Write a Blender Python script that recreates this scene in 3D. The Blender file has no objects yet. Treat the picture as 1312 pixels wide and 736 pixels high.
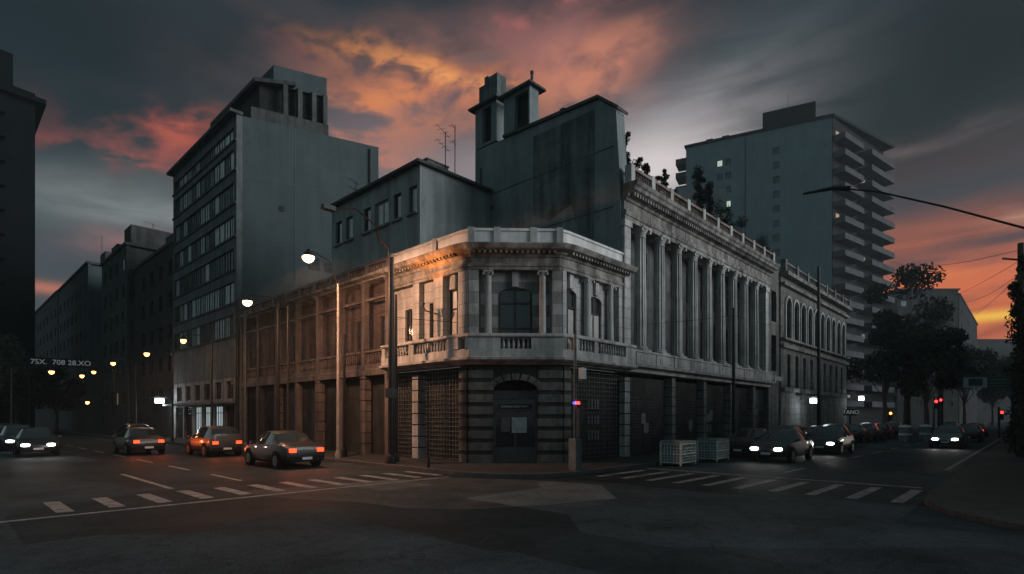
import bpy, bmesh, math, random
from mathutils import Vector, Matrix
random.seed(7)
R_ = math.radians
sc = bpy.context.scene
COL = sc.collection
# ---------------------------------------------------------------- camera
F_PX, CX, HY = 708.0, 656.0, 535.0
cam_d = bpy.data.cameras.new('camera')
cam = bpy.data.objects.new('camera', cam_d)
COL.objects.link(cam)
cam.location = (0, 0, 2.0)
cam.rotation_euler = (R_(90), 0, 0)
cam_d.sensor_width = 36.0
cam_d.lens = F_PX / 1312 * 36.0
cam_d.shift_y = (HY - 368) / 1312
cam_d.clip_start = .1
cam_d.clip_end = 3000
sc.camera = cam

# ---------------------------------------------------------------- view
sc.view_settings.view_transform = 'Standard'
sc.view_settings.look = 'None'
sc.view_settings.exposure = 0
sc.view_settings.gamma = 1
sc.view_settings.use_curve_mapping = False
sc.cycles.use_denoising = True
sc.cycles.max_bounces = 6
sc.cycles.diffuse_bounces = 3
sc.cycles.glossy_bounces = 3
sc.cycles.sample_clamp_indirect = 3
sc.cycles.caustics_reflective = False
sc.cycles.caustics_refractive = False


def lin(c):
    o = []
    for v in c:
        v = v / 255
        o.append(v / 12.92 if v <= .04045 else ((v + .055) / 1.055) ** 2.4)
    return o


# ---------------------------------------------------------------- world: dusk sky
world = bpy.data.worlds.new('World')
sc.world = world
world.use_nodes = True
wt = world.node_tree
wt.nodes.clear()
NW, LW = wt.nodes, wt.links


def wm(op, a, b=None, c=None, clamp=False):
    n = NW.new('ShaderNodeMath')
    n.operation = op
    n.use_clamp = clamp
    for i, v in enumerate((a, b, c)):
        if v is None:
            continue
        if isinstance(v, (int, float)):
            n.inputs[i].default_value = v
        else:
            LW.new(v, n.inputs[i])
    return n.outputs[0]


def wmix(f, a, b):
    n = NW.new('ShaderNodeMix')
    n.data_type = 'RGBA'
    n.clamp_factor = True
    for i, v in ((0, f), (6, a), (7, b)):
        if isinstance(v, (int, float)):
            n.inputs[i].default_value = v
        elif isinstance(v, (list, tuple)):
            n.inputs[i].default_value = (*v[:3], 1)
        else:
            LW.new(v, n.inputs[i])
    return n.outputs[2]


tc = NW.new('ShaderNodeTexCoord')
sx = NW.new('ShaderNodeSeparateXYZ')
LW.new(tc.outputs['Generated'], sx.inputs[0])
X, Y, Z = sx.outputs
AZ = wm('ARCTAN2', X, Y)
EL = wm('ARCSINE', Z)


def wnoise(sa, se, tilt, scale, detail, rough=.55, off=0.0, dist=0.0):
    cb = NW.new('ShaderNodeCombineXYZ')
    LW.new(wm('MULTIPLY', wm('ADD', AZ, wm('MULTIPLY', EL, tilt)), sa), cb.inputs[0])
    LW.new(wm('MULTIPLY', wm('ADD', EL, wm('MULTIPLY', AZ, -tilt * .5)), se), cb.inputs[1])
    cb.inputs[2].default_value = off
    n = NW.new('ShaderNodeTexNoise')
    LW.new(cb.outputs[0], n.inputs['Vector'])
    n.inputs['Scale'].default_value = scale
    n.inputs['Detail'].default_value = detail
    n.inputs['Roughness'].default_value = rough
    n.inputs['Distortion'].default_value = dist
    return n.outputs[0]


def wrange(v, a, b, c=0.0, d=1.0):
    n = NW.new('ShaderNodeMapRange')
    n.interpolation_type = 'SMOOTHSTEP'
    LW.new(v, n.inputs[0])
    for i, x in enumerate((a, b, c, d)):
        n.inputs[i + 1].default_value = x
    return n.outputs[0]


n_big = wnoise(1, 2.0, .3, 2.6, 5, .55, 1.3, .4)
n_mid = wnoise(1, 2.2, .35, 4.2, 4, .5, 4.1, .3)
n_str = wnoise(1, 7.0, .05, 3.0, 6, .6, 8.7, .3)
n_puf = wnoise(1, 1.9, .3, 8, 4.5, .5, 2.2, .3)
wa = wm('MULTIPLY', wm('SUBTRACT', n_mid, .5), .26)
we = wm('MULTIPLY', wm('SUBTRACT', wnoise(1, 2.2, .3, 4.5, 4, .5, 9.3, .3), .5), .10)
AW = wm('ADD', AZ, wa)
EW = wm('ADD', EL, we)


def px2ang(px, py):
    return math.atan((px - CX) / F_PX), math.atan2(HY - py, math.hypot(F_PX, px - CX))


def blob(px, py, rx, ry, rot=0.0, warp=True):
    a0, e0 = px2ang(px, py)
    ra = abs(px2ang(px + rx, py)[0] - px2ang(px - rx, py)[0]) / 2
    re = abs(px2ang(px, py + ry)[1] - px2ang(px, py - ry)[1]) / 2
    A, E_ = (AW, EW) if warp else (AZ, EL)
    da, de = wm('SUBTRACT', A, a0), wm('SUBTRACT', E_, e0)
    c, s = math.cos(rot), math.sin(rot)
    u = wm('DIVIDE', wm('ADD', wm('MULTIPLY', da, c), wm('MULTIPLY', de, s)), ra)
    v = wm('DIVIDE', wm('SUBTRACT', wm('MULTIPLY', de, c), wm('MULTIPLY', da, s)), re)
    q = wm('ADD', wm('MULTIPLY', u, u), wm('MULTIPLY', v, v))
    return wm('EXPONENT', wm('MULTIPLY', q, -1.0))


# base: darker above, greyer towards the horizon
col = wmix(wrange(EL, .05, .42), lin((84, 88, 94)), lin((33, 47, 53)))
col = wmix(wm('MULTIPLY', wrange(n_big, .35, .7), .45), col, lin((58, 64, 70)))


def paint(c, f, tex=None, k=1.0):
    global col
    if tex is not None:
        f = wm('MULTIPLY', f, tex)
    col = wmix(wm('MULTIPLY', f, k, clamp=True), col, lin(c))


n_det = wnoise(1, 2.3, .25, 16, 6, .6, 6.6, .5)
n_pf2 = wm('ADD', wm('MULTIPLY', n_puf, .68), wm('MULTIPLY', n_det, .32))
soft = wrange(n_mid, .2, .62)
puff = wrange(n_pf2, .40, .60)
crisp = wrange(n_pf2, .47, .59)
strk = wrange(n_str, .36, .62)
# greys
paint((98, 108, 110), blob(120, 255, 240, 46), None, .9)
paint((136, 142, 143), blob(160, 262, 170, 18), strk, .85)
paint((128, 118, 122), blob(560, 190, 200, 80, 0), soft, .7)
paint((150, 140, 142), blob(520, 270, 190, 70, 0), None, .75)
# red puffs over the left street
paint((140, 78, 78), blob(200, 182, 150, 40, .18, False), puff, .95)
paint((226, 110, 88), blob(225, 165, 62, 28, .35, False), puff, .95)
paint((196, 98, 84), blob(165, 203, 90, 11, .05, False), puff, .9)
# orange bank over the centre
paint((112, 88, 92), blob(560, 105, 290, 66, .02), soft, .7)
paint((150, 90, 90), blob(390, 60, 60, 14, .0), crisp, .8)
paint((170, 112, 108), blob(735, 85, 120, 70, -.1), soft, .85)
paint((220, 134, 94), blob(545, 122, 140, 50, .12), puff, .95)
paint((252, 156, 88), blob(480, 76, 90, 13, -.1), crisp, 1.0)
paint((252, 168, 100), blob(565, 104, 75, 14, -.15), crisp, .95)
paint((190, 176, 178), blob(700, 205, 120, 30, .1, False), soft, .5)
paint((232, 142, 86), blob(470, 148, 62, 20, .25), crisp, .9)
paint((222, 140, 108), blob(750, 100, 80, 34, .3), puff, .85)
paint((214, 136, 112), blob(468, 192, 80, 40, .0), puff, .7)
paint((180, 104, 102), blob(700, 16, 70, 12, .1), crisp, .6)
paint((98, 96, 104), blob(600, 66, 60, 12, .1), puff, .5)
paint((44, 55, 61), blob(300, 20, 330, 34, 0), soft, .85)
# lower right: banded orange afterglow
paint((222, 108, 58), blob(1235, 385, 250, 110, 0, False), None, .98)
paint((58, 64, 72), blob(1240, 236, 260, 40, 0), None, .92)
paint((216, 164, 138), blob(1230, 276, 210, 10, -.04), strk, .95)
paint((130, 112, 112), blob(1190, 178, 120, 12, 0), strk, .8)
paint((66, 58, 64), blob(1275, 300, 130, 17, .1), strk, .9)
paint((86, 62, 64), blob(1220, 335, 260, 13, .04), strk, .9)
paint((92, 58, 56), blob(1235, 372, 220, 9, .05), strk, .9)
paint((236, 128, 62), blob(1240, 352, 150, 8, .05), strk, .8)
paint((252, 196, 66), blob(1275, 405, 160, 7, 0, False), None, .95)
paint((150, 74, 44), blob(1270, 388, 160, 6, 0), strk, .6)
paint((150, 72, 46), blob(1270, 424, 160, 8, 0), None, .7)
# lower left glow
paint((196, 120, 98), blob(60, 369, 90, 8, 0, False), None, .85)
paint((70, 76, 84), blob(90, 325, 140, 24, 0), None, .7)
paint((150, 112, 112), blob(190, 312, 50, 20, .2), soft, .7)
# heavy cloud above on the right, pale gap below it
paint((52, 66, 72), blob(1010, 70, 260, 90, .1), soft, .85)
paint((84, 94, 98), blob(900, 120, 160, 20, .3), soft, .7)
paint((158, 154, 158), blob(850, 195, 165, 66, .2, False), strk, .9)
paint((146, 142, 146), blob(820, 190, 150, 60, .2, False), None, .6)
paint((150, 146, 150), blob(830, 170, 120, 30, .2), soft, .6)
paint((226, 216, 216), blob(838, 215, 92, 44, .1, False), None, .95)
paint((20, 34, 40), blob(60, 20, 380, 130, 0), None, .85)
paint((15, 24, 28), blob(1270, 50, 300, 150, 0), None, .9)
# the side of the sky behind the viewer, cool and open, is what lights the street fronts
back = wm('MULTIPLY', wrange(wm('MULTIPLY', Y, -1.0), -.15, .5), wrange(Z, -.02, .25))
col = wmix(wm('MULTIPLY', back, .95), col, [.095, .165, .182])
east = wm('MULTIPLY', wrange(X, .45, .95), wrange(wm('MULTIPLY', Y, -1.0), -.45, .1))
col = wmix(wm('MULTIPLY', east, wrange(Z, -.02, .2)), col, [.18, .205, .205])
west = wm('MULTIPLY', wrange(wm('MULTIPLY', X, -1.0), .66, .85), wrange(Y, -.45, -.05))
col = wmix(wm('MULTIPLY', west, wrange(Z, .02, .2)), col, [.36, .46, .47])
zen = wrange(Z, .6, .75)
col = wmix(zen, col, [.05, .088, .10])

sky = NW.new('ShaderNodeTexSky')
sky.sky_type = 'NISHITA'
sky.sun_disc = False
sky.sun_elevation = R_(1.0)
sky.sun_rotation = R_(95)
bg1 = NW.new('ShaderNodeBackground')
LW.new(sky.outputs[0], bg1.inputs[0])
bg1.inputs[1].default_value = .004
bg2 = NW.new('ShaderNodeBackground')
LW.new(col, bg2.inputs[0])
bg2.inputs[1].default_value = 1.0
ad = NW.new('ShaderNodeAddShader')
LW.new(bg1.outputs[0], ad.inputs[0])
LW.new(bg2.outputs[0], ad.inputs[1])
wo = NW.new('ShaderNodeOutputWorld')
LW.new(ad.outputs[0], wo.inputs[0])

# the last glow of the day, a very soft and weak sun
sd = bpy.data.lights.new('sun', 'SUN')
sd.energy = 2.3
sd.angle = R_(30)
sd.color = (.97, .98, 1)
sun = bpy.data.objects.new('sun', sd)
COL.objects.link(sun)
_d = Vector((math.sin(R_(108)) * math.cos(R_(9)), math.cos(R_(108)) * math.cos(R_(9)), math.sin(R_(9))))
sun.rotation_euler = _d.to_track_quat('Z', 'Y').to_euler()

# ---------------------------------------------------------------- street frame (a along right street, b along left street)
C0 = (.2, 20.9)
TH = math.atan2(.7253, .6884)
CT, ST = math.cos(TH), math.sin(TH)
CH = 2.76                       # chamfer of the corner
S2 = math.sqrt(.5)


def W(a, b, z=0.0):
    return Vector((C0[0] + a * CT - b * ST, C0[1] + a * ST + b * CT, z))


def b_at(px, a=0.0):
    k = (px - CX) / F_PX
    return (k * (C0[1] + a * ST) - C0[0] - a * CT) / (-ST - k * CT)


def a_at(px, b=0.0):
    k = (px - CX) / F_PX
    return (k * (C0[1] + b * CT) - C0[0] + b * ST) / (CT - k * ST)


def z_at(py, a, b):
    return 2 + (HY - py) * W(a, b).y / F_PX


def unW(X, Y):
    x, y = X - C0[0], Y - C0[1]
    return x * CT + y * ST, -x * ST + y * CT


# facade frames: (u along the wall, n outwards) -> (a, b)
def FL(u, n): return (-n, u)
def FR(u, n): return (u, -n)
def FC(u, n): return (u * S2 - n * S2, CH - u * S2 - n * S2)
def FI(u, n): return (u, n)


# ---------------------------------------------------------------- materials
MATS = {}


def mat(name, color, rough=.8, var=.25, scale=3.0, bump=.2, metal=0.0, spec=.12, joints=None, stain=0.0, emit=None, es=0.0, bscale=None, coat=0.0):
    if name in MATS:
        return MATS[name]
    m = bpy.data.materials.new(name)
    m.use_nodes = True
    t = m.node_tree
    N, L = t.nodes, t.links
    p = N['Principled BSDF']
    p.inputs['Roughness'].default_value = rough
    p.inputs['Metallic'].default_value = metal
    p.inputs['Specular IOR Level'].default_value = spec
    p.inputs['Coat Weight'].default_value = coat
    tcn = N.new('ShaderNodeTexCoord')

    def noise(s, d, vec=None, r=.6):
        n = N.new('ShaderNodeTexNoise')
        n.inputs['Scale'].default_value = s
        n.inputs['Detail'].default_value = d
        n.inputs['Roughness'].default_value = r
        L.new(vec or tcn.outputs['Object'], n.inputs['Vector'])
        return n.outputs[0]

    def mp(sx_, sy_, sz_):
        q = N.new('ShaderNodeMapping')
        q.inputs['Scale'].default_value = (sx_, sy_, sz_)
        L.new(tcn.outputs['Object'], q.inputs[0])
        return q.outputs[0]

    def rng(v, a, b, c, d):
        q = N.new('ShaderNodeMapRange')
        L.new(v, q.inputs[0])
        for i, x in enumerate((a, b, c, d)):
            q.inputs[i + 1].default_value = x
        return q.outputs[0]

    def mul(a, b):
        q = N.new('ShaderNodeMath')
        q.operation = 'MULTIPLY'
        L.new(a, q.inputs[0])
        L.new(b, q.inputs[1])
        return q.outputs[0]
    val = rng(noise(scale, 6), .3, .7, 1 - var, 1 + var)
    val = mul(val, rng(noise(scale * 9, 4), .3, .7, 1 - var * .5, 1 + var * .5))
    if stain > 0:      # rain streaks and soot with a shape of their own
        s = noise(1.0, 6, mp(1.7, 1.7, .16), .65)
        val = mul(val, rng(s, .42, .62, 1.0, 1 - stain))
        s2 = noise(.55, 5, None, .6)
        val = mul(val, rng(s2, .45, .65, 1.0, 1 - stain * .6))
    hgt = noise((bscale or scale * 12), 5)
    if joints:
        bw, bh, js, jd = joints
        cmb = N.new('ShaderNodeCombineXYZ')
        sp = N.new('ShaderNodeSeparateXYZ')
        L.new(tcn.outputs['Object'], sp.inputs[0])
        ad_ = N.new('ShaderNodeMath')
        ad_.operation = 'ADD'
        L.new(sp.outputs[0], ad_.inputs[0])
        L.new(sp.outputs[1], ad_.inputs[1])
        L.new(ad_.outputs[0], cmb.inputs[0])
        L.new(sp.outputs[2], cmb.inputs[1])
        br = N.new('ShaderNodeTexBrick')
        L.new(cmb.outputs[0], br.inputs['Vector'])
        br.inputs['Scale'].default_value = 1
        br.inputs['Brick Width'].default_value = bw
        br.inputs['Row Height'].default_value = bh
        br.inputs['Mortar Size'].default_value = js
        br.inputs['Mortar Smooth'].default_value = .3
        br.inputs['Color1'].default_value = (1, 1, 1, 1)
        br.inputs['Color2'].default_value = (.82, .82, .82, 1)
        br.inputs['Mortar'].default_value = (jd, jd, jd, 1)
        bwn = N.new('ShaderNodeRGBToBW')
        L.new(br.outputs['Color'], bwn.inputs[0])
        val = mul(val, bwn.outputs[0])
        inv = rng(br.outputs['Fac'], 0, 1, 1, 0)
        q = N.new('ShaderNodeMath')
        q.operation = 'MULTIPLY_ADD'
        L.new(inv, q.inputs[0])
        q.inputs[1].default_value = 2.0
        L.new(hgt, q.inputs[2])
        hgt = q.outputs[0]
    if 'asphalt' in name:
        wv = N.new('ShaderNodeMix')
        wv.data_type = 'VECTOR'
        wv.inputs[0].default_value = .35
        L.new(tcn.outputs['Object'], wv.inputs[4])
        nz = N.new('ShaderNodeTexNoise')
        nz.inputs['Scale'].default_value = .9
        nz.inputs['Detail'].default_value = 5
        L.new(tcn.outputs['Object'], nz.inputs['Vector'])
        nv = N.new('ShaderNodeVectorMath')
        nv.operation = 'SCALE'
        nv.inputs['Scale'].default_value = 4.0
        L.new(nz.outputs['Color'], nv.inputs[0])
        L.new(nv.outputs[0], wv.inputs[5])
        vo = N.new('ShaderNodeTexVoronoi')
        vo.feature = 'DISTANCE_TO_EDGE'
        vo.inputs['Scale'].default_value = .42
        L.new(wv.outputs[1], vo.inputs['Vector'])
        val = mul(val, rng(vo.outputs['Distance'], .0, .007, .6, 1.0))
        vc = N.new('ShaderNodeTexVoronoi')
        vc.distance = 'CHEBYCHEV'
        vc.inputs['Scale'].default_value = .16
        L.new(tcn.outputs['Object'], vc.inputs['Vector'])
        bwc = N.new('ShaderNodeRGBToBW')
        L.new(vc.outputs['Color'], bwc.inputs[0])
        val = mul(val, rng(bwc.outputs[0], .2, .8, .72, 1.35))
        gr_ = noise(38, 3)
        val = mul(val, rng(gr_, .3, .7, .55, 1.5))
        L.new(rng(bwc.outputs[0], .2, .8, rough - .22, rough), p.inputs['Roughness'])
    mx = N.new('ShaderNodeMix')
    mx.data_type = 'RGBA'
    mx.blend_type = 'MULTIPLY'
    mx.inputs[0].default_value = 1
    mx.inputs[6].default_value = (*color, 1)
    L.new(val, mx.inputs[7])
    L.new(mx.outputs[2], p.inputs['Base Color'])
    if bump > 0:
        b = N.new('ShaderNodeBump')
        b.inputs['Strength'].default_value = bump
        b.inputs['Distance'].default_value = .02
        L.new(hgt, b.inputs['Height'])
        L.new(b.outputs[0], p.inputs['Normal'])
    if emit:
        p.inputs['Emission Color'].default_value = (*emit, 1)
        p.inputs['Emission Strength'].default_value = es
    MATS[name] = m
    return m


stone = mat('stone', (.47, .475, .465), .85, .18, 1.6, .5, joints=(1.1, .48, .012, .45), stain=.4)
stone_plain = mat('stone_plain', (.47, .475, .465), .85, .25, 2.2, .5, stain=.45)
stone_dark = mat('stone_dark', (.17, .17, .165), .85, .3, 2.0, .5, stain=.5)
cornice_m = mat('cornice_stone', (.27, .265, .25), .9, .35, 2.5, .7, stain=.65)
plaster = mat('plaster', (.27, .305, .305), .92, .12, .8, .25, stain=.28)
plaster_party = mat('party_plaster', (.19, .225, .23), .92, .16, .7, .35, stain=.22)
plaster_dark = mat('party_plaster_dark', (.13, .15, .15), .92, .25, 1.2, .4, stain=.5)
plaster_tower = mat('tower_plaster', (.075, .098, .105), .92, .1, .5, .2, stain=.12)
brick_wall = mat('brick_wall', (.13, .105, .1), .9, .2, 2, .6, joints=(.5, .16, .012, .6), stain=.4)
concrete = mat('concrete', (.22, .22, .215), .9, .2, 1.5, .4, stain=.4)
concrete_dk = mat('concrete_dark', (.085, .09, .09), .9, .25, 1.5, .4, stain=.4)
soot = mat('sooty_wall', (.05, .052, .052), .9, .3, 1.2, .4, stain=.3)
metal_dk = mat('dark_metal', (.03, .032, .033), .5, .2, 4, .1, metal=.6)
metal_gr = mat('grey_metal', (.12, .125, .125), .5, .2, 4, .1, metal=.5)
pole_lt = mat('pale_paint', (.33, .31, .28), .6, .2, 4, .2, stain=.3)
timber = mat('dark_door_paint', (.035, .036, .035), .5, .3, 3, .2)
shutter_m = mat('rolling_shutter', (.06, .065, .065), .55, .3, 2, .3, metal=.3, stain=.4)
glass = mat('window_glass', (.02, .026, .028), .08, .2, 1, .05, spec=.9)
glass_far = mat('office_glass', (.38, .45, .45), .18, .35, .9, .06, metal=.85, spec=.9)
curtain_sky = mat('curtain_sky_glass', (.42, .46, .45), .35, .3, 2.5, .1, spec=.8)  # pale panes: curtains plus sky reflection put into the base colour
curtain2 = mat('blind_glass', (.2, .24, .24), .3, .3, 2.5, .1, spec=.8)
blind = mat('pale_shutter_panel', (.42, .41, .39), .6, .15, 4, .2)
asphalt = mat('asphalt', (.031, .043, .049), .9, .35, .35, .55, spec=.0, bscale=60)
asphalt_rd = mat('road_asphalt', (.036, .046, .051), .85, .35, .5, .55, spec=.015, bscale=70)
pave = mat('pavement_tiles', (.05, .052, .053), .8, .25, 1.5, .4, joints=(.4, .4, .02, .6))
kerb_m = mat('kerb_stone', (.1, .1, .1), .8, .25, 2.5, .3)
paint_m = mat('road_paint', (.2, .2, .198), .8, .55, 3.5, .3, bscale=60)
leaf_m = mat('leaf', (.014, .022, .014), .7, .5, 2, 0)
leaf_m2 = mat('leaf_light', (.03, .04, .025), .7, .5, 2, 0)
bark = mat('bark', (.06, .05, .04), .9, .3, 5, .5)
rubber = mat('rubber', (.012, .012, .012), .8, .2, 5, .1)
paper = mat('paper_poster', (.42, .44, .43), .7, .35, 5, .05)
signwhite = mat('sign_white', (.55, .58, .57), .5, .15, 4, .05)
signgreen = mat('sign_green', (.05, .12, .10), .5, .15, 4, .05)
tile_roof = mat('roof_covering', (.06, .062, .062), .85, .3, 2, .4)
bin_m = mat('bin_plastic', (.16, .2, .19), .6, .35, 6, .4, stain=.4)
bin_line = mat('bin_pale_frame', (.45, .5, .49), .5, .3, 6, .2)


def emat(name, c, s):
    return mat(name, (.02, .02, .02), .5, 0, 1, 0, emit=c, es=s)


lamp_warm = emat('sodium_glow', (1, .62, .28), 16)
lamp_warm2 = emat('sodium_glow_soft', (1, .42, .10), 9)
lamp_white = emat('white_lamp_glow', (.85, .95, 1), 9)
tail_red = emat('tail_lamp_glow', (1, .05, .012), 4)
tail_off = mat('tail_lamp_unlit', (.12, .01, .01), .3, .1, 3, 0, spec=.6)
head_on = emat('headlamp_glow', (1, .96, .88), 14)
head_off = mat('headlamp_unlit', (.3, .32, .33), .15, .1, 3, 0, spec=.8)
amber = emat('amber_glow', (1, .28, .04), 10)
red_sig = emat('red_signal', (1, .03, .03), 6)
cyan_sig = emat('green_signal', (.05, .8, .8), 3)
blue_sig = emat('blue_signal', (.1, .15, 1), 2)
lit_pane = emat('lit_window', (.75, 1, .86), .55)
lit_pane2 = emat('lit_window_warm', (1, .72, .40), .35)
lit_dim = emat('dim_lit_window', (.7, .9, .95), .12)
shop_lit = emat('lit_shop_interior', (.8, .95, 1), .4)
letter_lit = emat('lit_lettering', (.8, .9, .9), .15)
letter_dim = emat('dim_lettering', (.75, .85, .85), .18)


# ---------------------------------------------------------------- object helpers
def link(o, parent=None):
    COL.objects.link(o)
    if parent is not None:
        o.parent = parent
    return o


def tag(o, label=None, cat=None, group=None, kind=None):
    if label: o['label'] = label
    if cat: o['category'] = cat
    if group: o['group'] = group
    if kind: o['kind'] = kind
    return o


def thing(name, label, cat, a, b, z=0.0, rot=0.0, group=None):
    """an Empty in the street frame at the thing's base"""
    o = bpy.data.objects.new(name, None)
    o.empty_display_size = .2
    o.location = W(a, b, z)
    o.rotation_euler = (0, 0, TH + rot)
    o['_ab'] = (a, b, z)
    link(o)
    return tag(o, label, cat, group)


class MB:
    """collects geometry; coordinates (a, b, z) of the street frame, made local to the parent when built"""

    def __init__(s):
        s.v, s.f = [], []
        s.cuts = []

    def add(s, pts, faces):
        k = len(s.v)
        s.v += [tuple(p) for p in pts]
        s.f += [tuple(i + k for i in f) for f in faces]
        return s

    def box(s, F, u0, u1, n0, n1, z0, z1):
        P = []
        for z in (z0, z1):
            for u, n in ((u0, n0), (u1, n0), (u1, n1), (u0, n1)):
                x, y = F(u, n)
                P.append((x, y, z))
        return s.add(P, [(0, 1, 2, 3), (4, 5, 6, 7), (0, 1, 5, 4), (1, 2, 6, 5), (2, 3, 7, 6), (3, 0, 4, 7)])

    def prism(s, F, pts, n0, n1):
        """polygon in (u, z), extruded along n"""
        k = len(pts)
        P = []
        for n in (n0, n1):
            for u, z in pts:
                x, y = F(u, n)
                P.append((x, y, z))
        return s.add(P, [tuple(range(k)), tuple(range(k, 2 * k))] + [(i, (i + 1) % k, k + (i + 1) % k, k + i) for i in range(k)])

    def slab(s, pts, z0, z1):
        """polygon in (a, b), extruded in z"""
        k = len(pts)
        P = [(x, y, z0) for x, y in pts] + [(x, y, z1) for x, y in pts]
        return s.add(P, [tuple(range(k)), tuple(range(k, 2 * k))] + [(i, (i + 1) % k, k + (i + 1) % k, k + i) for i in range(k)])

    def lathe(s, x, y, prof, seg=12, flute=0.0):
        P, Fc = [], []
        for r, z in prof:
            for i in range(seg):
                t = 2 * math.pi * i / seg
                rr = r * (1 - (flute if i % 2 else 0))
                P.append((x + rr * math.cos(t), y + rr * math.sin(t), z))
        for j in range(len(prof) - 1):
            for i in range(seg):
                k = (i + 1) % seg
                Fc.append((j * seg + i, j * seg + k, (j + 1) * seg + k, (j + 1) * seg + i))
        Fc.append(tuple(range(seg)))
        Fc.append(tuple(range((len(prof) - 1) * seg, len(prof) * seg)))
        return s.add(P, Fc)

    def tube(s, pts, r, seg=6, r1=None):
        pts = [Vector(p) for p in pts]
        P, Fc = [], []
        m = len(pts)
        for j, p in enumerate(pts):
            d = (pts[min(j + 1, m - 1)] - pts[max(j - 1, 0)]).normalized()
            up = Vector((0, 0, 1)) if abs(d.z) < .95 else Vector((1, 0, 0))
            e1 = d.cross(up).normalized()
            e2 = d.cross(e1)
            rr = r if r1 is None else r + (r1 - r) * j / (m - 1)
            for i in range(seg):
                t = 2 * math.pi * i / seg
                P.append(p + e1 * rr * math.cos(t) + e2 * rr * math.sin(t))
        for j in range(m - 1):
            for i in range(seg):
                k = (i + 1) % seg
                Fc.append((j * seg + i, j * seg + k, (j + 1) * seg + k, (j + 1) * seg + i))
        Fc += [tuple(range(seg)), tuple(range((m - 1) * seg, m * seg))]
        return s.add(P, Fc)

    def sweep(s, path, prof):
        """closed profile (n outwards, z) swept along a plan path (outward = left of a path running L end -> corner -> R end)"""
        m = len(path)
        nr = []
        for j in range(m):
            ns = []
            for q in (j - 1, j):
                if 0 <= q < m - 1:
                    dx, dy = path[q + 1][0] - path[q][0], path[q + 1][1] - path[q][1]
                    l = math.hypot(dx, dy)
                    ns.append((dy / l, -dx / l))
            if len(ns) == 2:
                bx, by = ns[0][0] + ns[1][0], ns[0][1] + ns[1][1]
                k = bx * ns[0][0] + by * ns[0][1]
                nr.append((bx / k, by / k))
            else:
                nr.append(ns[0])
        P, Fc = [], []
        k = len(prof)
        for (x, y), (nx, ny) in zip(path, nr):
            for n, z in prof:
                P.append((x + nx * n, y + ny * n, z))
        for j in range(m - 1):
            for i in range(k):
                i2 = (i + 1) % k
                Fc.append((j * k + i, j * k + i2, (j + 1) * k + i2, (j + 1) * k + i))
        Fc += [tuple(range(k)), tuple(range((m - 1) * k, m * k))]
        return s.add(P, Fc)

    def cut(s):
        """what follows is a piece of its own"""
        s.cuts.append((len(s.v), len(s.f)))
        return s

    def each(s, name, m, parent=None, **kw):
        """builds every piece between cuts as a part of its own"""
        c = [(0, 0)] + s.cuts + [(len(s.v), len(s.f))]
        for (v0, f0), (v1, f1) in zip(c, c[1:]):
            if f1 > f0:
                t = MB()
                t.v = s.v[v0:v1]
                t.f = [tuple(i - v0 for i in f) for f in s.f[f0:f1]]
                o = t.build(name, m, parent, **kw)
        return o

    def build(s, name, m, parent=None, smooth=False, bevel=0.0):
        me = bpy.data.meshes.new(name)
        if parent is not None and '_ab' in parent:
            oa, ob, oz = parent['_ab']
            vs = [(x - oa, y - ob, z - oz) for x, y, z in s.v]
        elif parent is not None and '_off' in parent:
            oa, ob, oz = parent['_off']
            vs = [(x - oa, y - ob, z - oz) for x, y, z in s.v]
        else:
            vs = list(s.v)
        me.from_pydata(vs, [], s.f)
        bm = bmesh.new()
        bm.from_mesh(me)
        bmesh.ops.recalc_face_normals(bm, faces=bm.faces)
        bm.to_mesh(me)
        bm.free()
        me.materials.append(m)
        if smooth:
            for p in me.polygons:
                p.use_smooth = True
            try:
                me.set_sharp_from_angle(angle=R_(40))
            except Exception:
                pass
        o = bpy.data.objects.new(name, me)
        link(o, parent)
        if parent is None:
            o.location = W(0, 0, 0)
            o.rotation_euler = (0, 0, TH)
        elif '_ab' in parent:
            o['_off'] = tuple(parent['_ab'])
        elif '_off' in parent:
            o['_off'] = tuple(parent['_off'])
        if bevel > 0:
            bv = o.modifiers.new('bevel', 'BEVEL')
            bv.width = bevel
            bv.segments = 2
            bv.limit_method = 'ANGLE'
        return o


def children(o):
    return [c for c in bpy.data.objects if c.parent is o]


def tree_of(o, idx=None):
    return [(c, tree_of(c)) for c in list(o.children)]


def copy_tree(o, parent=None):
    c = o.copy()
    link(c, parent)
    for ch in list(o.children):
        copy_tree(ch, c)
    return c


def wall(mb, F, u0, u1, n0, n1, z0, z1, holes=()):
    """a wall with rectangular / arched openings; holes = (ua, ub, za, zb, rise)"""
    us = sorted({u0, u1, *[h[0] for h in holes], *[h[1] for h in holes]})
    zs = sorted({z0, z1, *[h[2] for h in holes], *[h[3] for h in holes]})
    for i in range(len(us) - 1):
        run = None
        for j in range(len(zs) - 1):
            um, zm = (us[i] + us[i + 1]) / 2, (zs[j] + zs[j + 1]) / 2
            inside = any(h[0] < um < h[1] and h[2] < zm < h[3] for h in holes)
            if inside:
                if run is not None:
                    mb.box(F, us[i], us[i + 1], n0, n1, run, zs[j])
                    run = None
            elif run is None:
                run = zs[j]
        if run is not None:
            mb.box(F, us[i], us[i + 1], n0, n1, run, z1)
    for h in holes:
        rise = h[4] if len(h) > 4 else 0
        if rise > 0:
            arch_fill(mb, F, h[0], h[1], n0, n1, h[3] - rise, h[3])


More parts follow.
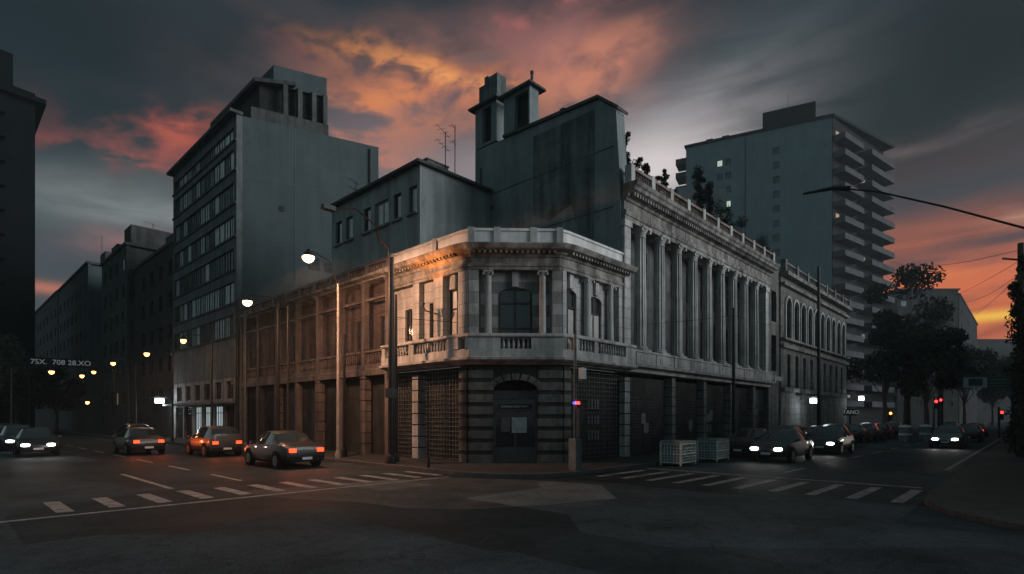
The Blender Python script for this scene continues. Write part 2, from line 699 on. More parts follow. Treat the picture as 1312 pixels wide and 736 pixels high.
def arch_fill(mb, F, u0, u1, n0, n1, zs, zt, seg=8):
    um, hw, r = (u0 + u1) / 2, (u1 - u0) / 2, zt - zs
    for sgn in (-1, 1):
        pts = []
        for i in range(seg + 1):
            t = math.pi / 2 * i / seg
            pts.append((um + sgn * hw * math.cos(t), zs + r * math.sin(t)))
        pts.append((um + sgn * hw, zt))
        mb.prism(F, pts, n0, n1)


def window(parent, F, u0, u1, n, z0, z1, mull=1, transoms=(), fm=timber, gm=glass, fw=.07, dep=.06, name='window', rise=0.0):
    """frame part with a pane sub-part"""
    m = MB()
    m.box(F, u0, u0 + fw, n - dep, n, z0, z1)
    m.box(F, u1 - fw, u1, n - dep, n, z0, z1)
    m.box(F, u0 + fw, u1 - fw, n - dep, n, z1 - fw, z1)
    m.box(F, u0 + fw, u1 - fw, n - dep, n, z0, z0 + fw)
    for i in range(mull):
        uc = u0 + (u1 - u0) * (i + 1) / (mull + 1)
        m.box(F, uc - fw * .45, uc + fw * .45, n - dep, n - .004, z0 + fw, z1 - fw)
    for t in transoms:
        zc = z0 + (z1 - z0) * t
        m.box(F, u0 + fw, u1 - fw, n - dep + .005, n - .002, zc - fw * .4, zc + fw * .4)
    if rise > 0:
        arch_fill(m, F, u0, u1, n - dep, n - .001, z1 - rise, z1, 6)
    fo = m.build(name, fm, parent)
    g = MB()
    g.box(F, u0 + fw * .5, u1 - fw * .5, n - dep - .03, n - dep * .6, z0 + fw * .5, z1 - fw * .5)
    g.build('pane', gm, fo)
    return fo


def balusters(mb, F, u0, u1, n, z0, z1, step=.19, r=.055):
    k = max(1, int((u1 - u0) / step))
    h = z1 - z0
    for i in range(k):
        u = u0 + (u1 - u0) * (i + .5) / k
        x, y = F(u, n)
        mb.lathe(x, y, [(r * .8, z0), (r * .55, z0 + .1 * h), (r, z0 + .32 * h), (r * .9, z0 + .45 * h), (r * .5, z0 + .75 * h), (r * .8, z0 + .93 * h), (r * .8, z1)], 6)


def column(parent, F, u, n, z0, z1, r, m, flute=.12, cap=.35, name='column', square=False):
    mb = MB()
    x, y = F(u, n)
    if square:
        mb.box(F, u - r, u + r, n - r, n + r, z0 + .22, z1 - cap)
        mb.box(F, u - r * 1.25, u + r * 1.25, n - r * 1.25, n + r * 1.25, z0, z0 + .22)
        mb.box(F, u - r * 1.15, u + r * 1.15, n - r * 1.15, n + r * 1.15, z1 - cap, z1 - cap * .7)
        mb.box(F, u - r * 1.4, u + r * 1.4, n - r * 1.4, n + r * 1.4, z1 - cap * .7, z1)
        return mb.build(name, m, parent)
    mb.lathe(x, y, [(r * 1.35, z0 + .08), (r * 1.35, z0 + .14), (r * 1.15, z0 + .18), (r * 1.2, z0 + .24), (r * 1.02, z0 + .28)], 16)
    mb.box(F, u - r * 1.4, u + r * 1.4, n - r * 1.4, n + r * 1.4, z0, z0 + .09)
    mb.lathe(x, y, [(r, z0 + .27), (r * .99, z0 + (z1 - z0) * .35), (r * .86, z1 - cap)], 24, flute)
    mb.lathe(x, y, [(r * .95, z1 - cap - .03), (r * .95, z1 - cap + .02), (r * .85, z1 - cap + .04), (r * .95, z1 - cap * .5), (r * 1.25, z1 - cap * .25), (r * 1.3, z1 - cap * .2)], 16)
    mb.box(F, u - r * 1.35, u + r * 1.35, n - r * 1.35, n + r * 1.35, z1 - cap * .2, z1)
    for su in (-1, 1):       # volutes
        for sn in (-1, 1):
            mb.box(F, u + su * r * 1.28 - r * .25, u + su * r * 1.28 + r * .25, n + sn * r * .95 - r * .3, n + sn * r * .95 + r * .3, z1 - cap * .55, z1 - cap * .2)
    return mb.build(name, m, parent, smooth=True)


# ---------------------------------------------------------------- setting: ground, road, pavement
g = MB()
g.slab([(-150, -150), (330, -150), (330, 330), (-150, 330)], -.5, 0)
tag(g.build('ground', asphalt), kind='structure')
RA, RB = -2.8, -2.8     # kerb lines of the corner block
rd = MB()
rd.slab([(-60, -12.3), (220, -12.3), (220, RB - .004), (-60, RB - .004)], -.01, .004)
tag(rd.build('road', asphalt_rd), kind='structure')
rd = MB()
rd.slab([(-16.5, RB + .004), (RA - .004, RB + .004), (RA - .004, 260), (-16.5, 260)], -.01, .004)
rd.slab([(-16.5, -60), (RA, -60), (RA, -12.304), (-16.5, -12.304)], -.01, .004)
tag(rd.build('side_road', asphalt_rd), kind='structure')


def round_corner(cx, cy, r, t0, t1, k=10):
    return [(cx + r * math.cos(t0 + (t1 - t0) * i / k), cy + r * math.sin(t0 + (t1 - t0) * i / k)) for i in range(k + 1)]


rc = 3.2
arc = round_corner(RA + rc, RB + rc, rc, math.pi, 1.5 * math.pi)
outer = [(RA, 260)] + arc + [(220, RB)]
pm = MB()
pm.slab([(260, 260)] + [(RA + .16, 260)] + round_corner(RA + rc, RB + rc, rc - .16, math.pi, 1.5 * math.pi) + [(220, RB + .16), (260, 0)], -.02, .12)
tag(pm.build('pavement', pave), kind='structure')
km = MB()
kp = outer
inner = [(RA + .156, 260)] + round_corner(RA + rc, RB + rc, rc - .156, math.pi, 1.5 * math.pi) + [(220, RB + .156)]
km.slab(kp + inner[::-1], -.02, .13)
tag(km.build('kerb', kerb_m), kind='structure')
# pavement across the right street
pm = MB()
arc2 = round_corner(RA + 4, -12.3 - 4, 4, math.pi, .5 * math.pi)
pm.slab([(220, -30), (RA, -30), ] + arc2 + [(220, -12.3)], -.02, .12)
tag(pm.build('far_pavement', pave), kind='structure')
pm = MB()
pm.slab([(-40, 50), (-8.6, 50), (-7.6, 51.5), (-7.2, 200), (-40, 200)], -.02, .14)
tag(pm.build('plaza_pavement', pave), kind='structure')
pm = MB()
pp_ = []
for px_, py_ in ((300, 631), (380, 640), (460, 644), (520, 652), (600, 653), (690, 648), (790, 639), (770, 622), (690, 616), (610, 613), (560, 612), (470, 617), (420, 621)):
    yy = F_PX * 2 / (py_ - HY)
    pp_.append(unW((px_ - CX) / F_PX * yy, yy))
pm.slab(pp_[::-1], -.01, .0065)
tag(pm.build('light_pool_patch', mat('light_pool_asphalt', (.085, .092, .092), .9, .3, .9, .6, spec=.02, bscale=60)), kind='structure')  # pool of light on the crossing, put into a paler asphalt colour
# road markings
cw = MB()
for i in range(12):
    a = -13.48 + i * .92
    cw.slab([(a, .6), (a + .3, .6), (a + .3, 2.6), (a, 2.6)], .002, .009)
tag(cw.build('crosswalk_marking', paint_m), kind='structure')
cw = MB()
for i in range(10):
    b = -12.0 + i * .93
    cw.slab([(.3, b), (3.3, b), (3.3, b + .26), (.3, b + .26)], .002, .009)
tag(cw.build('crosswalk_marking', paint_m), kind='structure')
sl = MB()
sl.slab([(-14.6, .0), (-3.3, .0), (-3.3, .14), (-14.6, .14)], .002, .009)
sl.slab([(3.9, -11.9), (4.1, -11.9), (4.1, -3.2), (3.9, -3.2)], .002, .009)
tag(sl.build('stop_line_marking', paint_m), kind='structure')
ln = MB()
ln.slab([(-10.72, 3.3), (-10.58, 3.3), (-10.58, 9.0), (-10.72, 9.0)], .002, .009)
for b in range(4, 60, 5):
    ln.slab([(-8.6, b), (-8.48, b), (-8.48, b + 2.6), (-8.6, b + 2.6)], .002, .009)
ln.slab([(11, -11.85), (60, -11.85), (60, -11.7), (11, -11.7)], .002, .009)
for a in range(6, 90, 5):
    ln.slab([(a, -7.7), (a + 2.4, -7.7), (a + 2.4, -7.58), (a, -7.58)], .002, .009)
tag(ln.build('lane_marking', paint_m), kind='structure')

# ---------------------------------------------------------------- corner building
cb = thing('corner_building', 'two-storey cream stone corner building with chamfered entrance and arched window over it', 'building', 0, 0)
LEND = 27.2
A1 = 7.28
# plan path with softened chamfer corners
def corner_path(lend, rend, k=.35):
    return [(0, lend), (0, CH + k), (k * .25, CH - k * .28), (CH - k * .28, k * .25), (CH + k, 0), (rend, 0)]


cp = corner_path(8.4, A1 + .42)
cpL = corner_path(LEND, A1 + .42)
# walls, upper floor
w = MB()
D = -.28           # recess plane of the windows
holesL = [(3.42, 4.36, 4.5, 7.55, .0), (5.2, 5.68, 4.5, 7.15, 0), (6.98, 7.55, 4.5, 7.1, 0)]
wall(w, FL, CH - .1, 8.4, D - .3, D, 4.4, 8.1, holesL)
holesR = [(3.08, 4.08, 4.5, 7.5, .22), (4.95, 6.0, 4.5, 7.45, .22), (6.75, 6.98, 5.4, 7.5, 0)]
wall(w, FR, CH - .1, A1 + .4, D - .3, D, 4.4, 8.1, holesR)
cl = CH / S2
um = cl / 2
wall(w, FC, .12, cl - .12, D - .35, D - .1, 4.4, 8.1, [(um - .72, um + .72, 4.5, 7.45, .3)])
# piers
for u0, u1 in ((CH + .02, 3.4), (4.42, 5.05), (6.1, 6.55)):
    w.box(FL, u0, u1, D + .002, 0, 4.42, 8.1)
for u0, u1 in ((CH + .02, 3.02), (7.02, A1 + .4)):
    w.box(FR, u0, u1, D + .002, 0, 4.42, 8.1)
w.box(FC, 0.02, .42, D - .2, 0, 4.42, 8.1)
w.box(FC, cl - .42, cl - .02, D - .2, 0, 4.42, 8.1)
w.build('wall', stone, cb)
# lintel blocks / keystones over the openings
kx = MB()
kx.box(FC, um - .13, um + .13, D - .098, D + .06, 7.46, 8.098)
for F, u in ((FL, 3.89), (FR, 3.58), (FR, 5.47)):
    kx.cut().box(F, u - .13, u + .13, D + .003, D + .14, 7.5, 8.098)
kx.each('keystone', stone_plain, cb)
# entablature
e = MB()
e.sweep(cp, [(-.3, 8.1), (.03, 8.1), (.03, 8.22), (.07, 8.24), (.07, 8.36), (.0, 8.38), (.0, 8.6), (.06, 8.62), (.10, 8.7), (.16, 8.72), (.2, 8.8), (.5, 8.86), (.56, 8.93), (.62, 9.02), (.6, 9.06), (-.3, 9.06)])
e.build('cornice', cornice_m, cb)
for F, us in ((FL, (3.3, 8.2)), (FR, (3.0, 7.5)), (FC, (.2, cl - .2))):
    d = MB()
    u = us[0]
    while u < us[1]:
        d.box(F, u, u + .1, .17, .36, 8.72, 8.82)
        u += .22
    d.build('dentil_course', cornice_m, cb)
# parapet
p = MB()
p.sweep(cp, [(-.2, 9.062), (.04, 9.062), (.04, 9.2), (0, 9.21), (0, 9.68), (.06, 9.7), (.06, 9.8), (-.26, 9.8), (-.26, 9.7), (-.2, 9.68)])
p.build('parapet', mat('pale_parapet_render', (.66, .67, .66), .85, .15, 2.2, .4, stain=.3), cb)
pp = MB()
for F, u in ((FC, .12), (FC, cl - .12), (FC, um - .75), (FC, um + .75), (FL, 4.9), (FL, 8.2), (FR, 7.5)):
    pp.cut().box(F, u - .14, u + .14, -.24, .09, 9.07, 9.84)
pp.each('parapet_post', stone_plain, cb)
# balcony
bc = [(0, 8.4), (0, CH + .45), (.12, CH - .28), (.55, CH - .95), (.95, .55), (CH - .28, .12), (CH + .45, 0), (A1 + .42, 0)]
bc = corner_path(8.4, A1 + .42, .5)
s_ = MB()
s_.sweep(bc, [(-.5, 4.18), (.2, 4.18), (.24, 4.24), (.46, 4.27), (.6, 4.34), (.62, 4.44), (.5, 4.46), (.5, 4.78), (.26, 4.78), (.26, 4.46), (-.5, 4.46)])
s_.build('balcony_slab', stone_plain, cb)
rl = MB()
rl.sweep(bc, [(.22, 5.26), (.54, 5.26), (.56, 5.3), (.54, 5.4), (.22, 5.4)])
rl.build('balcony_rail', stone_plain, cb)
ped = MB()
for F, segs in ((FL, ((CH + .1, 3.55), (5.85, 6.2), (8.1, 8.38))), (FR, ((CH + .1, 3.2), (4.35, 4.6), (6.85, A1 + .4))), (FC, ((-.12, .95), (um - 1.02, um - .62), (um + .62, um + 1.02), (cl - .95, cl + .12)))):
    for u0, u1 in segs:
        ped.cut().box(F, u0, u1, .27, .49, 4.781, 5.259)
ped.each('balcony_pedestal', stone_plain, cb)
bl = MB()
balusters(bl, FL, 3.6, 5.8, .38, 4.781, 5.259)
balusters(bl.cut(), FL, 6.25, 8.05, .38, 4.781, 5.259)
balusters(bl.cut(), FR, 3.25, 4.3, .38, 4.781, 5.259)
balusters(bl.cut(), FR, 4.65, 6.8, .38, 4.781, 5.259)
balusters(bl.cut(), FC, um - .6, um + .6, .38, 4.781, 5.259)
bl.each('balcony_baluster_row', stone_plain, cb)
# engaged columns
column(cb, FC, um - 1.13, D + .12, 4.47, 8.08, .15, stone_plain, 0, .32)
column(cb, FC, um + 1.13, D + .12, 4.47, 8.08, .15, stone_plain, 0, .32)
column(cb, FR, 4.62, D + .2, 4.47, 8.08, .17, stone_plain, 0, .32)
column(cb, FR, 6.42, D + .2, 4.47, 8.08, .15, stone_plain, 0, .32)
# windows of the corner rooms
window(cb, FC, um - .72, um + .72, D - .16, 4.5, 7.45, 1, (.42, .78), fw=.1, rise=.3)
w1 = window(cb, FL, 3.42, 4.36, D - .1, 4.5, 7.55, 1, (.72,), fw=.09, gm=curtain_sky)
w2 = window(cb, FL, 5.2, 5.68, D - .1, 4.5, 7.15, 0, (.75,), fw=.07)
w3 = window(cb, FL, 6.98, 7.55, D - .1, 4.5, 7.1, 1, (.75,), fw=.07)
w4 = window(cb, FR, 3.08, 4.08, D - .1, 4.5, 7.5, 1, (.75,), fw=.09, rise=.22)
w5 = window(cb, FR, 4.95, 6.0, D - .1, 4.5, 7.45, 1, (.75,), fw=.09, rise=.22)
window(cb, FR, 6.75, 6.98, D - .1, 5.4, 7.5, 0, (), fw=.05)
for par, F, rr in ((w4, FR, ((3.17, 3.4), (3.62, 3.98))), (w5, FR, ((5.04, 5.42), (5.53, 5.9)))):
    q = MB()
    for u0, u1 in rr:
        q.cut().box(F, u0, u1, D - .158, D - .105, 4.6, 6.65)
    q.each('blind', blind, par)
q = MB()
for u0, u1 in ((3.53, 3.83), (3.95, 4.27)):
    q.cut().box(FL, u0, u1, D - .158, D - .105, 4.6, 6.55)
q.each('blind', blind, w1)
# ground floor: inner dark wall, rusticated piers, door, grilles
gf = MB()
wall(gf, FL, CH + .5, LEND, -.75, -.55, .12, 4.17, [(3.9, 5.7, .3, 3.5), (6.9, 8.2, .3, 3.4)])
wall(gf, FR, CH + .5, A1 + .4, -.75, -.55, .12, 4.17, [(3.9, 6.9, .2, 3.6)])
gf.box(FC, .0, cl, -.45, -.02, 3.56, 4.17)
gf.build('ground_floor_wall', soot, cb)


def banded(mb_l, mb_d, F, u0, u1, n0, n1, z0, z1, ch=.42, gap=.13):
    mb_l.cut()
    mb_d.cut()
    z = z0
    mb_d.box(F, u0 + .03, u1 - .03, n0 + .01, n1 - .05, z0, z1)
    while z < z1 - .1:
        zt = min(z + ch - gap, z1)
        mb_l.box(F, u0, u1, n0, n1, z, zt)
        z += ch


pl, pd = MB(), MB()
banded(pl, pd, FC, .0, 1.02, -.6, .04, .12, 4.17, .5, .17)
banded(pl, pd, FC, cl - 1.02, cl, -.6, .04, .12, 4.17, .5, .17)
banded(pl, pd, FL, CH + .08, 3.3, -.6, .04, .12, 4.17, .5, .17)
banded(pl, pd, FR, CH + .08, 3.3, -.6, .04, .12, 4.17, .5, .17)
pl.each('rusticated_pier', mat('rusticated_stone', (.17, .168, .16), .85, .3, 3, .6, stain=.45), cb, bevel=.015)
pd.each('pier_core', soot, cb)
sp_, sd_ = MB(), MB()
banded(sp_, sd_, FL, 6.15, 6.6, -.5, .02, .12, 3.9, .52, .05)
banded(sp_, sd_, FR, 7.5, 7.95, -.3, .02, .12, 3.9, .52, .05)
sp_.each('ground_pilaster', stone_plain, cb, bevel=.01)
sd_.each('pilaster_core', soot, cb)
ar = MB()
arch_fill(ar, FC, 1.02, cl - 1.02, -.5, -.02, 3.1, 3.56, 10)
ar.build('door_arch', stone_dark, cb)
vs = MB()
for k in range(9):
    t0 = math.pi * (k + .08) / 9
    t1 = math.pi * (k + .92) / 9
    pts = []
    for (t, r1, r2) in ((t0, 1, .45), (t0, 1.28, .72), (t1, 1.28, .72), (t1, 1, .45)):
        pts.append((um - .93 * r1 * math.cos(t) * (1 if r1 == 1 else 1), 3.1 + r2 * math.sin(t)))
    vs.cut().prism(FC, pts, -.019, .05)
vs.each('voussoir', stone_dark, cb, bevel=.01)
door = MB()
door.box(FC, 1.02, cl - 1.02, -.42, -.36, 2.78, 3.12)
door.box(FC, 1.02, 1.14, -.42, -.33, .12, 2.78)
door.box(FC, cl - 1.14, cl - 1.02, -.42, -.33, .12, 2.78)
door.box(FC, um - .04, um + .04, -.42, -.35, .12, 2.3)
door.box(FC, 1.14, cl - 1.14, -.42, -.36, .12, .75)
door.box(FC, 1.14, cl - 1.14, -.42, -.36, 2.24, 2.32)
dr = door.build('entrance_door', mat('door_grey', (.09, .095, .095), .6, .2, 3, .2), cb)
q = MB()
q.box(FC, 1.1, cl - 1.1, -.45, -.43, .3, 2.76)
q.build('pane', glass, dr)
q = MB()
x, y = FC(um, -.34)
q.prism(FC, [(um + .12 * math.cos(t * math.pi / 8), 2.95 + .12 * math.sin(t * math.pi / 8)) for t in range(16)], -.36, -.325)
q.build('round_emblem', metal_gr, dr)
q = MB()
q.box(FC, um - .72, um + .72, -.33, -.29, 2.36, 2.56)
sg = q.build('name_board', metal_dk, dr)
q = MB()
u = um - .66
while u < um + .62:
    wd = random.choice((.025, .035, .05))
    if random.random() < .85:
        q.box(FC, u, u + wd, -.292, -.283, 2.41 + random.choice((0, .02)), 2.5)
    u += wd + .018
q.build('worn_lettering', mat('worn_gilt', (.3, .31, .3), .6, .4, 9, 0), dr)
q = MB()
q.box(FC, um - .15, um + .48, -.43, -.345, 1.35, 2.0)
q.build('paper_notice', paper, dr)
q = MB()
q.box(FC, um - .6, um - .22, -.43, -.347, 1.4, 2.0)
q.build('paper_notice', mat('grey_notice', (.13, .14, .14), .7, .3, 5, 0), dr)


# lattice grilles
def grille(parent, F, u0, u1, n, z0, z1, step=.16, m=metal_dk, t=.012, name='grille'):
    q = MB()
    u = u0
    while u <= u1 + 1e-6:
        q.box(F, u - t, u + t, n - t, n + t, z0, z1)
        u += step
    z = z0
    while z <= z1 + 1e-6:
        q.box(F, u0, u1, n + t + .001, n + 3 * t, z - t, z + t)
        z += step
    return q.build(name, m, parent)


gl = mat('pale_grille_metal', (.11, .12, .12), .5, .3, 5, .1, metal=.3)
grille(cb, FL, 3.5, 6.0, -.3, .2, 4.1, .2, gl)
grille(cb, FL, 6.7, 8.4, -.3, .2, 4.1, .2, gl)
grille(cb, FR, 3.45, 7.4, -.3, .2, 4.1, .2, gl)
for (F, u0, u1, mt) in ((FL, 4.0, 4.6, curtain2), (FL, 4.9, 5.5, curtain2), (FR, 4.0, 4.5, curtain2), (FR, 5.2, 6.2, curtain2), (FL, 7.1, 7.9, curtain2)):
    for z0 in (.95, 1.65, 2.35):
        window(cb, F, u0, u1, -.5, z0, z0 + .5, 3, (.5,), fm=soot, gm=mt, fw=.04, name='shopfront_window')

# ---- left wing: gallery of the same building
gal = mat('reddish_gallery_stone', (.165, .14, .132), .88, .28, 2.2, .5, stain=.5)
cols_b = [8.64, 10.8, 13.15, 15.65, 18.3, 21.1, 24.0, 26.9]
w = MB()
holes = []
for i in range(len(cols_b) - 1):
    c = (cols_b[i] + cols_b[i + 1]) / 2 + .2
    holes.append((c - .45, c + .45, 4.55, 7.2))
wall(w, FL, 8.41, LEND, -.95, -.75, 4.4, 8.9, holes)
w.build('gallery_wall', brick_wall, cb)
for h in holes:
    window(cb, FL, h[0], h[1], -.82, h[2], h[3], 1, (.75,), gm=random.choice((glass, curtain2, glass)), fw=.08)
for i, b in enumerate(cols_b):
    column(cb, FL, b, -.12, 4.47, 8.9, .14, gal, square=True, cap=.2, name='gallery_column')
    q, q2 = MB(), MB()
    if i % 2 == 0:
        q.box(FL, b - .17, b + .17, -.3, .04, .12, 4.1)
        q.build('gallery_pier', gal, cb, bevel=.02)
    else:
        banded(q, q2, FL, b - .22, b + .22, -.35, .05, .12, 4.1, .55, .04)
        o = q.build('gallery_pier', gal, cb, bevel=.01)
q = MB()
q.box(FL, 8.42, LEND, -.5, .06, 4.12, 4.42)
q.build('gallery_beam', gal, cb)
q = MB()
q.box(FL, 8.42, LEND, -.72, .0, 4.421, 4.466)
q.build('gallery_floor', concrete, cb)
q = MB()
for i in range(len(cols_b) - 1):
    q.cut().box(FL, cols_b[i] + .15, cols_b[i + 1] - .15, -.2, -.04, 7.9, 8.02)
q.each('gallery_crossbeam', gal, cb)
q, qr = MB(), MB()
for i in range(len(cols_b) - 1):
    u0, u1 = cols_b[i] + .2, cols_b[i + 1] - .2
    qr.cut().box(FL, u0, u1, -.2, .0, 5.28, 5.4)
    qr.box(FL, u0, u1, -.2, .0, 4.47, 4.7)
    balusters(q.cut(), FL, u0 + .05, u1 - .05, -.1, 4.701, 5.279, .2)
q.each('gallery_baluster_row', gal, cb)
qr.each('gallery_railing', gal, cb)
q = MB()
q.sweep([(0, LEND), (0, 8.41)], [(-1.0, 8.9), (.02, 8.9), (.05, 8.96), (.35, 9.0), (.4, 9.1), (-.6, 9.1)])
q.build('gallery_cornice', cornice_m, cb)
# pierced parapet of the wing
q, qd = MB(), MB()
q.box(FL, 8.41, LEND, -.2, -.02, 9.101, 9.26)
q.box(FL, 8.41, LEND, -.22, .02, 9.66, 9.8)
bpos = 8.41
while bpos < LEND - .1:
    q.box(FL, bpos, min(bpos + .3, LEND), -.23, .03, 9.102, 9.82)
    u = bpos + .3
    while u < min(bpos + 1.75, LEND):
        q.box(FL, u + .04, u + .09, -.16, -.06, 9.26, 9.66)
        q.box(FL, u + .09, u + .17, -.15, -.07, random.choice((9.33, 9.42)), random.choice((9.5, 9.58)))
        u += .17
    bpos += 1.85
q.build('pierced_parapet', gal, cb)
# ground-floor back wall panels behind the gallery piers
for i in range(len(cols_b) - 1):
    u0, u1 = cols_b[i] + .35, cols_b[i + 1] - .35
    if i in (1, 3, 4):
        window(cb, FL, u0, u1, -.5, .5, 3.0, 2, (.35, .7), gm=curtain2 if i != 4 else glass, fw=.06, name='shopfront_window')
    else:
        q = MB()
        z = .15
        while z < 3.3:
            q.box(FL, u0, u1, -.53, -.5, z, z + .1)
            z += .115
        q.build('rolling_shutter', shutter_m, cb)
q = MB()
q.slab([(.2, LEND), (.2, CH + .2), (CH + .2, .2), (A1 + .4, .2), (A1 + .4, 2), (14, LEND)], 9.0, 9.12)
q.build('roof', tile_roof, cb)
q = MB()
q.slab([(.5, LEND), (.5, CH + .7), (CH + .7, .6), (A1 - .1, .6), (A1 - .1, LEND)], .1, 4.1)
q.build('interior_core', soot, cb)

# ---------------------------------------------------------------- colonnade building on the right street
kb = thing('colonnade_building', 'tall stone building with a long row of giant fluted columns and balustraded roof', 'building', A1 + .4, 0)
END = 29.6
w = MB()
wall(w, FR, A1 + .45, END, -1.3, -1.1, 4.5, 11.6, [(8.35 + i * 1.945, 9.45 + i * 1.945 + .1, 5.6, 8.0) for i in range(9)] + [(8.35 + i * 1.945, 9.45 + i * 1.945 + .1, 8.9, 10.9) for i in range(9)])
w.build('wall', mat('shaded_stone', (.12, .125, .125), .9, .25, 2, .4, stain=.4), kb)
for i in range(9):
    u = 8.35 + i * 1.945
    for z0, z1 in ((5.6, 8.0), (8.9, 10.9)):
        window(kb, FR, u, u + 1.2, -1.15, z0, z1, 1, (.7,), fw=.08, gm=glass)
ccols = [9.15 + i * 1.93 for i in range(9)]
for u in ccols:
    column(kb, FR, u, -.12, 5.25, 11.4, .3, stone_plain, .16, .45)
for u in (7.62, 26.45):
    q = MB()
    q.box(FR, u - .27, u + .27, -1.1, .1, 5.25, 11.4)
    q.box(FR, u - .33, u + .33, -.5, .16, 11.1, 11.4)
    q.build('pilaster', stone, kb)
q = MB()
q.sweep([(A1 + .4, 0), (27.0, 0)], [(-.7, 4.2), (.16, 4.2), (.22, 4.4), (.5, 4.44), (.56, 4.58), (.3, 4.6), (.3, 5.14), (.36, 5.16), (.36, 5.25), (-.7, 5.25)])
q.build('podium', stone_plain, kb)
q = MB()
for i in range(11):
    u = 8.15 + i * 1.93
    q.cut().box(FR, u - .12, u + .12, .301, .345, 4.62, 5.13)
    q.cut().box(FR, u + .3, u + 1.6, .301, .325, 4.72, 5.04)
q.each('podium_panel', stone_plain, kb)
q = MB()
q.sweep([(A1 + .1, 0), (27.2, 0)], [(-1.1, 11.4), (.1, 11.4), (.1, 11.62), (.15, 11.64), (.15, 11.86), (.06, 11.9), (.06, 12.3), (.15, 12.34), (.2, 12.45), (.28, 12.47), (.3, 12.6), (.62, 12.7), (.66, 12.84), (.74, 12.9), (.78, 13.06), (.74, 13.1), (-1.1, 13.1)])
q.build('cornice', cornice_m, kb)
q = MB()
u = A1 + .3
while u < 27:
    q.box(FR, u, u + .11, .29, .5, 12.47, 12.64)
    u += .25
q.build('dentil_course', cornice_m, kb)
q = MB()
u = A1 + .6
while u < 27:
    q.cut().box(FR, u, u + .04, .061, .075, 11.92, 12.28)
    u += 1.93
q.each('frieze_joint', stone_dark, kb)
q, qb = MB(), MB()
q.box(FR, A1 + .1, 27.2, .15, .42, 13.101, 13.22)
q.box(FR, A1 + .1, 27.2, .13, .44, 13.72, 13.85)
u = A1 + .25
while u < 27.2:
    qb.cut().box(FR, u - .16, u + .16, .11, .46, 13.102, 13.93)
    balusters(q, FR, u + .2, min(u + 1.75, 27.1), .28, 13.22, 13.72, .17)
    u += 1.93
q.build('balustrade', mat('weathered_baluster', (.25, .2, .18), .85, .3, 3, .4, stain=.5), kb)
qb.each('balustrade_post', stone_plain, kb)
# dark recess bay next to the colonnade
q = MB()
wall(q, FR, 27.25, END, -.6, -.1, .12, 13.6, [(27.9, 29.0, 5.5, 8.2), (27.9, 29.0, 9.2, 11.5)])
q.build('end_bay', stone_dark, kb)
for z0, z1 in ((5.5, 8.2), (9.2, 11.5)):
    window(kb, FR, 27.9, 29.0, -.35, z0, z1, 1, (.7,))
# ground floor openings
q, q2 = MB(), MB()
for u in (12.28, 16.18, 20.1, 24.0, 27.0):
    banded(q, q2, FR, u - .2, u + .2, -.4, .08, .12, 4.15, .5, .05)
q.each('ground_pilaster', mat('grey_pilaster', (.2, .2, .19), .85, .25, 3, .4, stain=.4), kb, bevel=.01)
q2.each('pilaster_core', soot, kb)
q = MB()
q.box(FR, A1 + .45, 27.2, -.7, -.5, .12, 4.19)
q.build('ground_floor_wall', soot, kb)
for i, u in enumerate((8.1, 12.6, 16.5, 20.4, 24.3)):
    u1 = u + (3.9 if i == 0 else 3.3) - .2
    q = MB()
    z = .15
    while z < 3.9:
        q.box(FR, u, u1, -.3, -.26, z, z + .1)
        z += .12
    sh = q.build('rolling_shutter', shutter_m, kb)
    q = MB()
    for zz in (1.0, 1.75, 2.5):
        for k in range(2):
            uu = u + .3 + k * 1.6
            if uu + 1.2 > u1: continue
            q.cut()
            for j in range(8):
                q.box(FR, uu + j * .15, uu + j * .15 + .02, -.259, -.24, zz, zz + .5)
            for j in range(4):
                q.box(FR, uu, uu + 1.08, -.239, -.23, zz + j * .16, zz + j * .16 + .02)
    q.each('shutter_grid', gl, sh)
rng = random.Random(3)
for k in range(7):
    u = rng.choice((8.6, 9.6, 13.2, 14.6, 17.3, 21.2, 25.0)) + rng.uniform(-.3, .3)
    z_ = rng.uniform(1.1, 1.9)
    q = MB()
    q.box(FR, u, u + rng.uniform(.3, .5), -.222, -.216, z_, z_ + rng.uniform(.4, .65))
    q.build('torn_poster', mat('torn_bill', (.2, .205, .2), .8, .5, 8, 0), kb)
# party wall block: thing built over the back
pw = MB()
bl_pts = [(.12, 9.12), (.12, 16.55), (1.33, 17.6), (2.6, 17.55), (7.8, 17.45 + .4), (10.3, 18.15), (10.3, 9.12)]
# profile measured in (b, z) on plane a = A1
prof = [(.1, 9.13), (.1, 13.1), (.35, 16.7), (1.33, 17.6), (7.8, 17.9), (7.82, 16.4), (10.23, 16.4), (10.23, 9.13)]
prof = [(.1, 9.13), (.1, 13.1), (.33, 16.7), (1.33, 17.6), (7.8, 17.9), (10.23, 18.0), (10.23, 9.13)]


def FA(a0):
    return lambda u, n: (a0 - n, u)


pw.prism(FA(A1), prof, -.7, 0)
pw.build('party_wall', plaster_party, kb)
q = MB()
q.prism(FA(A1), [(1.3, 17.61), (7.8, 17.91), (7.8, 18.06), (1.3, 17.76)], -.8, .15)
q.prism(FA(A1), [(.2, 16.68), (1.3, 17.62), (1.3, 17.77), (.14, 16.8)], -.8, .1)
q.build('wall_coping', concrete_dk, kb)
q = MB()
q.prism(FA(A1), [(1.6, 10.6), (1.55, 17.2), (5.6, 17.25), (5.6, 13.0), (4.5, 12.4), (3.0, 12.9), (2.5, 10.9)], .001, .014)
q.build('old_render_patch', plaster_dark, kb)

